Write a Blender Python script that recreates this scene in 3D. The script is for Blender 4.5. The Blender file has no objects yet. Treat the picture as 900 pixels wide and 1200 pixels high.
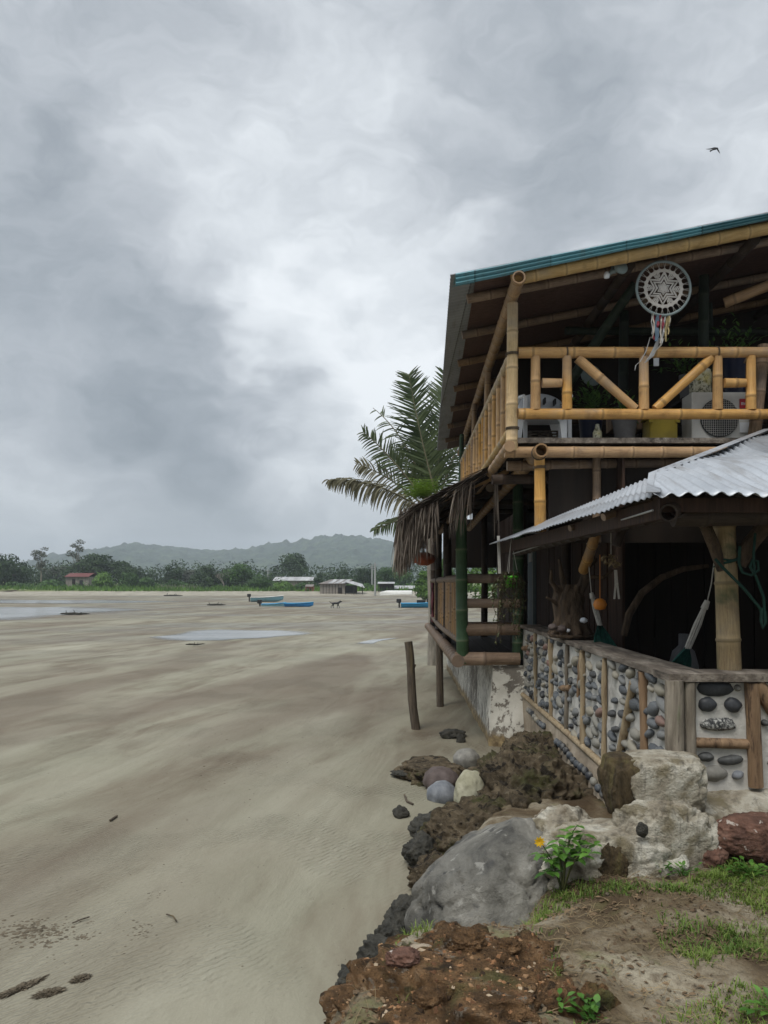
import bpy, bmesh, math, random
from mathutils import Vector, Matrix, Quaternion, noise as NZ

random.seed(7)
C = bpy.context.scene.collection
EYE = 2.4            # eye height over the sand
F, CX, CY = 867.0, 467.0, 685.0
def P(px, py, d):    # site measurement: photo bearing + paced distance -> metres
    return Vector(((px-CX)/F*d, d, EYE+(CY-py)/F*d))
def lerp(a, b, t): return a+(b-a)*t
def smooth(t):
    t = max(0., min(1., t)); return t*t*(3-2*t)
def interp(tab, x):
    if x <= tab[0][0]: return tab[0][1]
    for (a, va), (b, vb) in zip(tab, tab[1:]):
        if x <= b: return va+(vb-va)*(x-a)/(b-a)
    return tab[-1][1]
def U(a, b): return random.uniform(a, b)

# ------------------------------------------------------------------ objects
def tag(o, label=None, cat=None, group=None, kind=None):
    if label: o['label'] = label
    if cat: o['category'] = cat
    if group: o['group'] = group
    if kind: o['kind'] = kind
    return o
def thing(name, label, cat, loc=(0, 0, 0), group=None):
    o = bpy.data.objects.new(name, None); C.objects.link(o); o.location = loc
    o.empty_display_size = .1
    return tag(o, label, cat, group)
def link(name, me, mat, parent=None, world=True):
    o = bpy.data.objects.new(name, me); C.objects.link(o)
    if mat is not None and not me.materials: me.materials.append(mat)
    if parent is not None:
        o.parent = parent
        if world:                       # coordinates given in world space
            off = Vector(parent.location); q = parent.parent
            while q is not None: off += Vector(q.location); q = q.parent
            o.location = -off
    return o

class MB:
    def __init__(s): s.v = []; s.f = []; s.uv = []; s.sm = []
    def add(s, vs, fs, uvs=None, smooth=False):
        b = len(s.v); s.v += [tuple(v) for v in vs]
        for i, f in enumerate(fs):
            s.f.append(tuple(b+k for k in f))
            s.uv += (uvs[i] if uvs else [(0, 0)]*len(f)); s.sm.append(smooth)
        return s
    def box(s, c, size, rot=None, bev=0.0):
        bm = bmesh.new(); bmesh.ops.create_cube(bm, size=1)
        for v in bm.verts: v.co = Vector((v.co.x*size[0], v.co.y*size[1], v.co.z*size[2]))
        if bev > 0: bmesh.ops.bevel(bm, geom=bm.edges[:], offset=bev, segments=2, affect='EDGES', profile=.6)
        M = rot.to_matrix() if isinstance(rot, Quaternion) else (rot if rot is not None else Matrix.Identity(3))
        c = Vector(c); bm.verts.index_update()
        s.add([M @ v.co + c for v in bm.verts], [[v.index for v in f.verts] for f in bm.faces],
              [[(l.vert.co.x+l.vert.co.y, l.vert.co.z) for l in f.loops] for f in bm.faces])
        bm.free(); return s
    def beam(s, a, b, w, h, bev=0.0):
        a = Vector(a); b = Vector(b); d = b-a
        q = d.to_track_quat('X', 'Z'); return s.box((a+b)/2, (d.length, w, h), q, bev)
    def tube(s, pts, rad, seg=8, cap=True, smooth=True, vs=None, hollow=None):
        pts = [Vector(p) for p in pts]; n = len(pts)
        if not hasattr(rad, '__len__'): rad = [rad]*n
        t0 = (pts[1]-pts[0]).normalized()
        nrm = t0.orthogonal().normalized(); V = []; L = 0; Ls = []
        for i, p in enumerate(pts):
            if i: L += (p-pts[i-1]).length
            Ls.append(L if vs is None else vs[i])
            t = (pts[min(i+1, n-1)]-pts[max(i-1, 0)]).normalized()
            nrm = (nrm - t*nrm.dot(t)).normalized(); bi = t.cross(nrm)
            for j in range(seg):
                a = 2*math.pi*j/seg
                V.append(p+(nrm*math.cos(a)+bi*math.sin(a))*rad[i])
        Fc = []; UVs = []
        for i in range(n-1):
            for j in range(seg):
                k = (j+1) % seg
                Fc.append((i*seg+j, i*seg+k, (i+1)*seg+k, (i+1)*seg+j))
                UVs.append([(j/seg, Ls[i]), ((j+1)/seg, Ls[i]), ((j+1)/seg, Ls[i+1]), (j/seg, Ls[i+1])])
        s.add(V, Fc, UVs, smooth)
        if cap:
            for e, ring in ((0, list(range(seg))[::-1]), (n-1, [(n-1)*seg+j for j in range(seg)])):
                if hollow and e in hollow:
                    o = [V[r] for r in ring]; c = sum(o, Vector())/seg
                    tdir = (pts[1]-pts[0]).normalized() if e == 0 else (pts[-2]-pts[-1]).normalized()
                    inn = [c+(q-c)*.78 for q in o]; dp = [q+tdir*.25 for q in inn]
                    fs = []
                    for j in range(seg):
                        k = (j+1) % seg
                        fs.append((j, k, seg+k, seg+j)); fs.append((seg+j, seg+k, 2*seg+k, 2*seg+j))
                    fs.append(tuple(range(2*seg, 3*seg)))
                    s.add(o+inn+dp, fs, [[(.2, .5)]*len(f) for f in fs])
                else:
                    s.add([V[r] for r in ring], [tuple(range(seg))], [[(.2, .5)]*seg])
        return s
    def strip(s, pts, wid, side, uvl=None):
        """narrow ribbon along pts; side = vector(s) across"""
        n = len(pts); V = []
        for i, p in enumerate(pts):
            sd = side[i] if isinstance(side, list) else side
            w = wid[i] if hasattr(wid, '__len__') else wid
            V += [Vector(p)-sd*w*.5, Vector(p)+sd*w*.5]
        s.add(V, [(2*i, 2*i+1, 2*i+3, 2*i+2) for i in range(n-1)],
              [[(0, i/n), (1, i/n), (1, (i+1)/n), (0, (i+1)/n)] for i in range(n-1)])
    def mesh(s, name):
        me = bpy.data.meshes.new(name); me.from_pydata(s.v, [], s.f)
        uvl = me.uv_layers.new(name='UVMap')
        flat = [c for u in s.uv for c in u]; uvl.data.foreach_set('uv', flat)
        me.polygons.foreach_set('use_smooth', s.sm); me.update(); return me
    def build(s, name, mat, parent=None, world=True): return link(name, s.mesh(name), mat, parent, world)

# ------------------------------------------------------------------ materials
class NT:
    def __init__(s, m): s.t = m.node_tree; s.n = s.t.nodes; s.l = s.t.links
    def node(s, ty, **kw):
        n = s.n.new(ty)
        for k, v in kw.items(): setattr(n, k, v)
        return n
    def put(s, sock, v):
        if isinstance(v, bpy.types.NodeSocket): s.l.new(v, sock)
        elif isinstance(v, bpy.types.Node): s.l.new(v.outputs[0], sock)
        elif hasattr(v, '__len__') and len(v) == 3 and sock.type == 'RGBA': sock.default_value = (*v, 1)
        else: sock.default_value = v
    def math(s, op, a, b=0.0, c=None, clamp=False):
        n = s.node('ShaderNodeMath', operation=op, use_clamp=clamp)
        s.put(n.inputs[0], a); s.put(n.inputs[1], b)
        if c is not None: s.put(n.inputs[2], c)
        return n.outputs[0]
    def vmath(s, op, a, b=(0, 0, 0)):
        n = s.node('ShaderNodeVectorMath', operation=op)
        s.put(n.inputs[0], a)
        if op == 'SCALE': s.put(n.inputs[3], b)
        else: s.put(n.inputs[1], b)
        return n.outputs['Value'] if op in ('DOT_PRODUCT', 'LENGTH') else n.outputs['Vector']
    def mix(s, f, a, b, mode='MIX'):
        n = s.node('ShaderNodeMix', data_type='RGBA', blend_type=mode); n.clamp_factor = True
        s.put(n.inputs[0], f); s.put(n.inputs[6], a); s.put(n.inputs[7], b); return n.outputs[2]
    def noise(s, vec, scale, detail=4, rough=.55, dist=0., dim='3D'):
        n = s.node('ShaderNodeTexNoise', noise_dimensions=dim)
        if vec is not None: s.put(n.inputs['Vector'], vec)
        s.put(n.inputs['Scale'], scale); n.inputs['Detail'].default_value = detail
        n.inputs['Roughness'].default_value = rough; n.inputs['Distortion'].default_value = dist
        return n.outputs[0]
    def ramp(s, f, stops, interp='LINEAR'):
        n = s.node('ShaderNodeValToRGB'); cr = n.color_ramp; cr.interpolation = interp
        while len(cr.elements) < len(stops): cr.elements.new(.5)
        for e, (p, c) in zip(cr.elements, stops):
            e.position = p; e.color = (*c, 1) if hasattr(c, '__len__') else (c, c, c, 1)
        s.put(n.inputs[0], f); return n.outputs[0]
    def range(s, f, a, b, c=0., d=1., t='SMOOTHSTEP'):
        n = s.node('ShaderNodeMapRange', interpolation_type=t)
        s.put(n.inputs[0], f)
        for i, v in zip((1, 2, 3, 4), (a, b, c, d)): n.inputs[i].default_value = v
        return n.outputs[0]
    def mapping(s, vec, scale=(1, 1, 1), rot=(0, 0, 0), loc=(0, 0, 0)):
        n = s.node('ShaderNodeMapping'); s.put(n.inputs[0], vec)
        n.inputs[1].default_value = loc; n.inputs[2].default_value = rot; n.inputs[3].default_value = scale
        return n.outputs[0]
    def coord(s, w='Object'): return s.node('ShaderNodeTexCoord').outputs[w]
    def bump(s, h, strength=.3, dist=.02, prev=None):
        n = s.node('ShaderNodeBump'); s.put(n.inputs['Height'], h)
        n.inputs['Strength'].default_value = strength; n.inputs['Distance'].default_value = dist
        if prev is not None: s.put(n.inputs['Normal'], prev)
        return n.outputs[0]
def newmat(name):
    m = bpy.data.materials.new(name); m.use_nodes = True
    t = NT(m); bs = t.n['Principled BSDF']; return m, t, bs
def setp(t, bs, col=None, rough=None, normal=None, metal=None, spec=None):
    if col is not None: t.put(bs.inputs['Base Color'], col)
    if rough is not None: t.put(bs.inputs['Roughness'], rough)
    if normal is not None: t.put(bs.inputs['Normal'], normal)
    if metal is not None: t.put(bs.inputs['Metallic'], metal)
    if spec is not None: t.put(bs.inputs['Specular IOR Level'], spec)

def bamboo(name, light, dark, ring, rough=.45, stain=.5, algae=None):
    m, t, bs = newmat(name)
    uv = t.coord('UV'); obj = t.coord('Object')
    rnd = t.node('ShaderNodeObjectInfo').outputs['Random']
    sep = t.node('ShaderNodeSeparateXYZ'); t.put(sep.inputs[0], uv)
    off = t.node('ShaderNodeCombineXYZ'); t.put(off.inputs[0], t.math('MULTIPLY', rnd, 37.)); t.put(off.inputs[2], t.math('MULTIPLY', rnd, 11.))
    v3 = t.vmath('ADD', obj, off.outputs[0]); grey = t.range(t.noise(v3, 1.1, 5, .6), .50, .68)
    uvs = t.vmath('ADD', t.mapping(uv, (14, .9, 1)), off.outputs[0])
    streak = t.noise(uvs, 3., 6, .65)
    blotch = t.noise(v3, 5., 5, .6, .4)
    fine = t.noise(v3, 60., 3, .6)
    c = t.mix(t.range(streak, .3, .72), light, dark)
    c = t.mix(t.math('MULTIPLY', t.range(blotch, .48, .75), stain), c, [x*.45 for x in dark])
    c = t.mix(t.range(fine, .55, .8, 0, .35), c, [min(1, x*1.25) for x in light])
    if algae:
        al = t.range(t.noise(v3, 2.6, 5, .6, .6), .46, .62)
        c = t.mix(t.math('MULTIPLY', al, .8), c, algae)
    c = t.mix(t.math('MULTIPLY', grey, .45), c, [(light[0]+light[1]+light[2])/3*.62]*3)
    fr = t.math('FRACT', sep.outputs[1])
    edge = t.math('MINIMUM', fr, t.math('SUBTRACT', 1., fr))
    c = t.mix(t.range(edge, .012, .05, .85, 0.), c, ring)
    c = t.mix(t.range(edge, .05, .14, .3, 0.), c, [min(1, x*1.3) for x in light])
    # short dark scars
    sc = t.noise(t.mapping(v3, (9, 9, 9)), 1.5, 2, .5)
    c = t.mix(t.range(sc, .76, .82, 0, .7), c, ring)
    hue = t.node('ShaderNodeHueSaturation'); t.put(hue.inputs['Color'], c)
    t.put(hue.inputs['Value'], t.range(rnd, 0, 1, .78, 1.12, 'LINEAR')); t.put(hue.inputs['Saturation'], t.range(t.math('FRACT', t.math('MULTIPLY', rnd, 7.)), 0, 1, .8, 1.05, 'LINEAR'))
    setp(t, bs, hue.outputs[0], rough, t.bump(t.math('ADD', streak, t.math('MULTIPLY', fine, .5)), .25, .006), spec=.3)
    return m
def rough_mat(name, stops, scale=4., rough=.85, bumps=((18., .5, .03),), stretch=(1, 1, 1), detail=7, extra=None, drip=None, metal=0., coord='Object', spec=.3, dist=.3, perobj=False):
    """mottled natural surface; extra = list of (colour, scale, lo, hi, amount)"""
    m, t, bs = newmat(name)
    v = t.coord(coord)
    if perobj:
        rnd = t.node('ShaderNodeObjectInfo').outputs['Random']
        cb = t.node('ShaderNodeCombineXYZ'); t.put(cb.inputs[0], t.math('MULTIPLY', rnd, 53.)); v = t.vmath('ADD', v, cb.outputs[0])
    v = t.mapping(v, stretch)
    n1 = t.noise(v, scale, detail, .62, dist)
    c = t.ramp(n1, stops)
    for (col, sc, lo, hi, am) in (extra or []):
        e = t.noise(t.mapping(v, loc=(sc, 3, 7)), sc, 5, .6, .3)
        c = t.mix(t.range(e, lo, hi, 0, am), c, col)
    if drip:
        dr_ = t.noise(t.mapping(v, (11, 11, 1.1)), 1.4, 6, .65, .4); c = t.mix(t.range(dr_, .50, .72, 0, drip[1]), c, drip[0])
    nb = None
    for (sc, st, ds) in bumps:
        nb = t.bump(t.noise(v, sc, 6, .65), st, ds, nb)
    setp(t, bs, c, rough, nb, metal, spec)
    return m
def plain(name, col, rough=.5, var=.25, metal=0., scale=9., spec=.4, bump=.1):
    d = [x*(1-var) for x in col]
    return rough_mat(name, [(.3, d), (.7, col)], scale, rough, ((40., bump, .004),), metal=metal, spec=spec)
def leafmat(name, dark, light, scale=.6, rough=.55, trans=.25, spec=.3):
    m, t, bs = newmat(name)
    r = t.node('ShaderNodeNewGeometry').outputs['Random Per Island']
    n = t.noise(t.coord('Object'), scale, 4, .6)
    f = t.math('ADD', t.math('MULTIPLY', r, .55), t.math('MULTIPLY', t.range(n, .35, .65), .5))
    c = t.ramp(f, [(.05, dark), (.95, light)])
    setp(t, bs, c, rough, spec=spec)
    if trans:
        tr = t.node('ShaderNodeBsdfTranslucent'); t.put(tr.inputs[0], c)
        mx = t.node('ShaderNodeMixShader'); mx.inputs[0].default_value = trans
        t.l.new(bs.outputs[0], mx.inputs[1]); t.l.new(tr.outputs[0], mx.inputs[2])
        t.l.new(mx.outputs[0], t.n['Material Output'].inputs[0])
    return m

M = {}
M['bam_y'] = bamboo('bamboo_varnished', (.64, .36, .095), (.43, .21, .05), (.08, .04, .018), .42, .62)
M['bam_p'] = bamboo('bamboo_pale', (.60, .42, .19), (.45, .29, .11), (.14, .09, .045), .55, .6)
M['bam_b'] = bamboo('bamboo_weathered', (.26, .175, .105), (.14, .09, .052), (.04, .025, .015), .6, .5)
M['bam_o'] = bamboo('bamboo_amber', (.44, .26, .10), (.27, .145, .055), (.06, .035, .02), .5, .5)
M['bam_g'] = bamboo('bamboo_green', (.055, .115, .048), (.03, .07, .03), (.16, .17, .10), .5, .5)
M['bam_dg'] = bamboo('bamboo_shaded_green', (.018, .030, .017), (.010, .016, .010), (.03, .03, .02), .6, .5)  # darker copy of the green bamboo, under-roof shade put into its colour
M['bam_d'] = bamboo('bamboo_dark', (.062, .04, .027), (.03, .02, .013), (.02, .013, .01), .65, .5)
M['bam_post'] = bamboo('bamboo_mossy', (.38, .265, .10), (.24, .155, .06), (.06, .045, .025), .55, .5, algae=(.07, .095, .035))
M['log'] = bamboo('bamboo_grey_log', (.30, .215, .15), (.185, .125, .085), (.07, .045, .03), .6, .4)
M['darkwood'] = rough_mat('dark_wood', [(.3, (.010, .007, .005)), (.7, (.028, .019, .013))], 3., .75, ((30., .4, .01),), (1, 1, .15))  # wood tone lowered to near-black so the unlit interiors read black
M['boards'] = rough_mat('brown_boards', [(.3, (.018, .010, .007)), (.7, (.062, .033, .020))], 5., .75, ((30., .4, .01),), (6, 6, .5))
M['mat'] = rough_mat('cane_mat', [(.3, (.050, .028, .021)), (.7, (.135, .078, .058))], 4., .8, ((8., .5, .02),), (.6, 16, 16))
M['greywood'] = rough_mat('grey_wood', [(.3, (.10, .085, .065)), (.5, (.21, .18, .14)), (.7, (.34, .30, .24))], 3., .85, ((14., .6, .02),), (5, 5, .7), extra=[((.05, .04, .03), 5., .55, .7, .7), ((.10, .15, .06), 1.6, .58, .7, .5)])
M['capwood'] = rough_mat('cap_board_wood', [(.3, (.06, .05, .042)), (.5, (.15, .125, .10)), (.72, (.34, .30, .25))], 3.2, .85, ((22., .7, .02),), (3, .8, 3), extra=[((.03, .025, .02), 3., .55, .68, .8)])
M['palewood'] = rough_mat('split_bamboo', [(.3, (.20, .145, .085)), (.7, (.42, .335, .215))], 4., .75, ((20., .5, .01),), (6, 6, .8), extra=[((.10, .055, .03), 4., .56, .7, .8)])
M['redwood'] = rough_mat('reddish_stick', [(.3, (.13, .08, .045)), (.7, (.31, .205, .12))], 4., .75, ((20., .5, .01),), (5, 5, .7), extra=[((.04, .025, .018), 5., .55, .66, .8)])
M['stump'] = rough_mat('sea_worn_post', [(.3, (.045, .036, .028)), (.7, (.16, .125, .09))], 4., .85, ((16., .8, .03),), (6, 6, .6), extra=[((.20, .155, .07), 1.5, .55, .7, .5)])
M['mortar'] = rough_mat('mortar', [(.3, (.36, .345, .31)), (.7, (.60, .585, .54))], 6., .9, ((30., .6, .012), (7., .4, .03)), extra=[((.17, .16, .13), 2.5, .55, .72, .6), ((.2, .22, .12), 1.3, .6, .75, .4)])
M['plaster'] = rough_mat('old_plaster', [(.28, (.20, .165, .12)), (.5, (.33, .27, .20)), (.72, (.47, .41, .32))], 2.5, .9, ((14., .7, .03), (50., .5, .01)), extra=[((.13, .11, .08), 3., .52, .7, .6)])
M['conc'] = rough_mat('weathered_concrete', [(.30, (.20, .165, .115)), (.48, (.40, .36, .28)), (.66, (.62, .59, .50))], 5., .92, ((9., .9, .06), (40., .9, .025), (120., .6, .008)), extra=[((.16, .13, .07), 4., .53, .64, .75), ((.08, .072, .058), 10., .60, .72, .6), ((.14, .14, .05), 2.5, .56, .68, .6)], drip=((.11, .10, .08), .75))
M['concsand'] = rough_mat('sandy_concrete', [(.28, (.30, .25, .18)), (.72, (.52, .46, .36))], 4, .95, ((30., .8, .02), (90., .6, .008)), extra=[((.16, .13, .10), 5., .56, .7, .7)])
def whitewash():
    m, t, bs = newmat('peeling_whitewash'); v = t.coord('Object')
    g = t.noise(v, 3., 7, .6); base = t.ramp(g, [(.3, (.10, .09, .075)), (.7, (.23, .205, .17))])
    fl = t.noise(t.mapping(v, (1, 7., 1.7)), 3.2, 6, .68, .2)
    big = t.noise(t.mapping(v, loc=(5, 0, 0)), .9, 3, .5)
    w = t.range(t.math('ADD', fl, t.math('MULTIPLY', big, .45)), .70, .76)
    c = t.mix(w, base, t.ramp(g, [(.3, (.44, .42, .36)), (.7, (.66, .64, .57))]))
    z = t.node('ShaderNodeSeparateXYZ'); t.put(z.inputs[0], v)
    ft = t.range(t.math('ADD', z.outputs[2], t.math('MULTIPLY', t.noise(v, 6., 3), .3)), .28, .40, 1, 0)
    c = t.mix(ft, c, t.ramp(t.noise(v, 9., 5), [(.35, (.12, .085, .045)), (.65, (.33, .25, .13))]))
    setp(t, bs, c, .92, t.bump(t.math('ADD', w, t.noise(v, 30., 5)), .5, .012)); return m
M['whitewash'] = whitewash()
def cobblemat(name, perisland):
    m, t, bs = newmat(name); v = t.coord('Object')
    r = t.node('ShaderNodeNewGeometry').outputs['Random Per Island'] if perisland else t.node('ShaderNodeObjectInfo').outputs['Random']
    c = t.ramp(r, [(0, (.025, .028, .034)), (.20, (.045, .054, .066)), (.42, (.085, .096, .108)), (.62, (.14, .145, .145)), (.72, (.21, .20, .17)), (.88, (.27, .245, .19)), (.97, (.20, .115, .09))], 'CONSTANT')
    n = t.noise(v, 22., 6, .65); c = t.mix(t.range(n, .42, .72, 0, .45), c, (.36, .35, .31))
    n2 = t.noise(v, 90., 3, .6); c = t.mix(t.range(n2, .55, .7, 0, .35), c, (.03, .03, .03))
    setp(t, bs, c, .62, t.bump(n, .25, .006), spec=.4); return m
M['cob'] = cobblemat('river_cobble', False); M['cobi'] = cobblemat('river_cobble_mass', True)
M['cob_black'] = rough_mat('black_cobble', [(.3, (.018, .02, .023)), (.7, (.06, .064, .07))], 14., .55, ((30., .3, .006),), spec=.4)
M['cob_speck'] = rough_mat('speckled_cobble', [(.42, (.03, .032, .033)), (.5, (.09, .09, .085)), (.62, (.40, .40, .37))], 55., .65, ((40., .3, .005),))
M['cob_grey'] = rough_mat('grey_cobble', [(.3, (.14, .135, .12)), (.7, (.26, .25, .22))], 14., .7, ((30., .3, .006),))
M['cob_dark'] = rough_mat('slate_cobble', [(.3, (.04, .042, .042)), (.7, (.11, .112, .108))], 20., .6, ((30., .3, .006),))
M['boulder'] = rough_mat('boulder_grey', [(.32, (.05, .048, .042)), (.44, (.125, .119, .102)), (.57, (.195, .186, .160)), (.72, (.31, .297, .255))], 2.4, .75, ((5., .5, .05), (26., .6, .025), (100., .6, .008)), (1, 1, 1), extra=[((.05, .05, .05), 5., .56, .70, .75), ((.24, .20, .14), 1.7, .6, .74, .45), ((.40, .39, .35), 11., .60, .70, .45), ((.03, .03, .03), 7., .61, .66, .7)], dist=.6)
M['earthrock'] = rough_mat('crumbly_earth_rock', [(.28, (.045, .034, .020)), (.5, (.125, .095, .058)), (.72, (.26, .205, .13))], 6., .95, ((9., 1., .12), (30., 1., .05), (95., .9, .018)), extra=[((.075, .080, .025), 2.2, .52, .66, .75), ((.018, .014, .010), 9., .54, .62, .9), ((.30, .25, .17), 22., .6, .68, .6)])
M['darkrock'] = rough_mat('dark_wet_rock', [(.3, (.016, .016, .013)), (.7, (.075, .07, .056))], 7., .8, ((12., .9, .05), (50., .7, .012)), extra=[((.05, .055, .025), 3., .55, .7, .5)])
M['laterite'] = rough_mat('laterite', [(.27, (.045, .028, .014)), (.45, (.155, .088, .040)), (.6, (.29, .165, .075)), (.76, (.40, .29, .18))], 9., .93, ((10., 1., .08), (40., 1., .04), (120., .9, .012)), extra=[((.34, .30, .24), 9., .60, .68, .8), ((.035, .024, .014), 7., .53, .65, .85), ((.12, .125, .04), 3., .53, .66, .7)])
M['redrock'] = rough_mat('red_brown_rock', [(.3, (.045, .024, .018)), (.55, (.145, .075, .052)), (.75, (.26, .17, .13))], 8., .9, ((14., .9, .03), (60., .7, .01)), (1, 1, 1), extra=[((.55, .50, .44), 16., .62, .67, .7)])
M['mossrock'] = rough_mat('mossy_brown_lump', [(.3, (.022, .016, .008)), (.7, (.115, .082, .042))], 5., .95, ((14., .9, .03), (60, .6, .01)), (4, 4, .8), extra=[((.16, .14, .05), 2., .55, .7, .6)])
M['bluestone'] = rough_mat('blue_grey_stone', [(.3, (.10, .11, .125)), (.7, (.24, .25, .265))], 7., .7, ((20., .4, .012),), extra=[((.36, .36, .34), 5., .6, .7, .5)])
M['greenstone'] = rough_mat('algae_boulder', [(.3, (.20, .19, .12)), (.7, (.44, .42, .32))], 3., .85, ((12., .6, .03),), extra=[((.13, .14, .045), 2.4, .47, .64, .8)])
M['plumstone'] = rough_mat('plum_stone', [(.3, (.065, .05, .045)), (.7, (.14, .11, .10))], 6., .75, ((20., .5, .02),))
M['iron'] = None
def zinc(name, a, b, rust):
    m, t, bs = newmat(name); v = t.coord('Object')
    n = t.noise(v, 1.6, 6, .6, .3); c = t.ramp(n, [(.3, a), (.7, b)])
    r = t.range(t.noise(t.mapping(v, (5, .5, .5)), 2.4, 7, .68), .50, .74, 0, .85)
    c = t.mix(r, c, rust)
    f = t.noise(v, 35., 4, .6); c = t.mix(t.range(f, .5, .75, 0, .3), c, [x*.6 for x in a])
    sx = t.node('ShaderNodeSeparateXYZ'); t.put(sx.inputs[0], v); q = t.math('DIVIDE', sx.outputs[0], .82)
    wn = t.node('ShaderNodeTexWhiteNoise', noise_dimensions='1D'); t.put(wn.inputs['W'], t.math('FLOOR', q))
    lap = t.range(t.math('FRACT', q), 0, .035, .55, 0.)
    hs = t.node('ShaderNodeHueSaturation'); t.put(hs.inputs['Color'], c); t.put(hs.inputs['Value'], t.math('SUBTRACT', t.range(wn.outputs[0], 0, 1, .74, 1.08, 'LINEAR'), lap)); c = hs.outputs[0]
    setp(t, bs, c, .42, t.bump(n, .15, .02), .25, .5); return m
M['zinc'] = zinc('zinc_sheet', (.29, .31, .335), (.46, .485, .515), (.22, .21, .20))
M['zincgrey'] = zinc('dull_zinc', (.20, .21, .22), (.30, .31, .32), (.16, .13, .11))
M['zincfar'] = zinc('village_tin', (.34, .34, .34), (.52, .52, .52), (.24, .17, .12))
M['zincrust'] = zinc('village_rust_tin', (.13, .10, .085), (.24, .20, .17), (.14, .08, .05))
M['teal'] = zinc('teal_sheet', (.07, .20, .235), (.11, .28, .32), (.09, .16, .17))
M['white'] = plain('white_plastic', (.76, .80, .84), .35, .08)
M['acwhite'] = plain('ac_casing', (.60, .60, .57), .4, .12)
M['acdark'] = plain('ac_grille', (.035, .037, .04), .5, .2)
M['red'] = plain('red_label', (.42, .02, .03), .4, .1)
M['greypot'] = plain('grey_pot', (.17, .17, .175), .7, .3)
M['bluepot'] = plain('blue_pot', (.012, .018, .05), .35, .2)
M['yellow'] = plain('yellow_plastic', (.34, .26, .03), .4, .2)
M['lime'] = plain('lime_plastic', (.10, .55, .02), .35, .15)
M['orange'] = plain('orange_shell', (.62, .22, .03), .5, .3)
M['redlamp'] = plain('red_lantern_paper', (.30, .07, .025), .6, .3)
M['rope_g'] = plain('green_rope', (.008, .045, .032), .8, .3)
M['rope_w'] = plain('white_cord', (.48, .46, .41), .85, .3, scale=40)
M['hammock'] = rough_mat('green_hammock_cloth', [(.35, (.008, .05, .04)), (.65, (.02, .12, .09))], 5., .85, ((60., .6, .01),), (9, 9, 1))
M['redcloth'] = plain('red_cloth', (.14, .018, .028), .85, .3)
M['cloth_b'] = plain('blue_ribbon', (.13, .19, .25), .85, .2); M['cloth_r'] = plain('red_ribbon', (.28, .04, .06), .85, .2)
M['cloth_c'] = plain('cream_ribbon', (.55, .50, .42), .85, .15); M['cloth_y'] = plain('mustard_ribbon', (.42, .33, .16), .85, .2); M['cloth_w'] = plain('grey_white_ribbon', (.42, .42, .41), .85, .15)
M['crochet'] = plain('crochet_cotton', (.56, .53, .49), .9, .12, scale=60)
M['hoop'] = plain('grey_hoop', (.22, .27, .27), .6, .15)
M['lamp'] = plain('grey_green_metal', (.20, .25, .245), .4, .15)
M['speck'] = rough_mat('speckled_bucket', [(.40, (.08, .085, .05)), (.5, (.46, .46, .36)), (.7, (.60, .60, .50))], 26., .6, ((40., .2, .004),), extra=[((.55, .47, .10), 3., .52, .7, .6)])
M['doorblue'] = plain('blue_grey_door', (.10, .15, .19), .5, .2)
M['black'] = plain('black_matter', (.012, .012, .012), .6, .2)
M['bluehull'] = plain('blue_hull_paint', (.03, .24, .60), .35, .2, scale=2)
M['lighthull'] = plain('aqua_hull_paint', (.24, .46, .54), .4, .2, scale=2)
M['whitehull'] = plain('white_hull_paint', (.66, .66, .62), .45, .15, scale=2)
M['cyanhull'] = plain('cyan_hull_paint', (.04, .30, .55), .35, .2, scale=2)
M['hullgrey'] = plain('boat_inside_paint', (.30, .33, .34), .6, .2, scale=2)
M['housewall'] = rough_mat('whitewashed_planks', [(.3, (.17, .15, .13)), (.7, (.34, .31, .27))], .9, .9, ((9., .3, .05),), (5, 5, .3))
M['brick'] = plain('brick_wall', (.36, .15, .08), .9, .3, scale=3)
M['redroof'] = plain('red_roof', (.14, .04, .035), .7, .25, scale=2)
M['pole'] = plain('utility_pole_concrete', (.36, .37, .36), .8, .2)
M['trunk'] = rough_mat('tree_bark', [(.3, (.05, .04, .03)), (.7, (.15, .12, .09))], 3., .9, ((9., .6, .05),), (4, 4, .7))
M['palebark'] = rough_mat('pale_bark', [(.3, (.16, .145, .12)), (.7, (.34, .31, .26))], 3., .9, ((9., .6, .05),), (4, 4, .7))
M['gnarl'] = rough_mat('gnarled_driftwood', [(.3, (.035, .024, .016)), (.7, (.15, .105, .068))], 5., .9, ((14., .9, .03), (60., .5, .008)), (4, 4, .8))
M['thatch'] = rough_mat('palm_thatch', [(.3, (.060, .048, .038)), (.7, (.19, .155, .125))], 6., .92, ((30., .3, .01),), coord='Object')
def thatchm():
    m, t, bs = newmat('palm_thatch_blades')
    r = t.node('ShaderNodeNewGeometry').outputs['Random Per Island']
    c = t.ramp(r, [(0, (.055, .044, .036)), (.45, (.125, .10, .08)), (.8, (.21, .175, .145)), (1, (.34, .30, .25))])
    setp(t, bs, c, .9, spec=.2); return m
M['thatch'] = thatchm()
M['lf_palm'] = leafmat('palm_leaflets', (.032, .052, .022), (.11, .145, .062), 1.2, .45, .2)
M['lf_palm2'] = leafmat('dry_palm_leaflets', (.095, .088, .05), (.22, .205, .125), 1.2, .55, .2)
M['lf_dark'] = leafmat('foliage_dark', (.010, .028, .010), (.045, .085, .026), .25, .6, .12)
M['lf_mid'] = leafmat('foliage_mid', (.018, .048, .010), (.07, .15, .03), .25, .6, .15)
M['lf_light'] = leafmat('foliage_light', (.040, .095, .012), (.14, .26, .045), .25, .6, .2)
M['lf_grey'] = leafmat('foliage_grey', (.03, .04, .028), (.10, .115, .085), .25, .6, .12)
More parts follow.
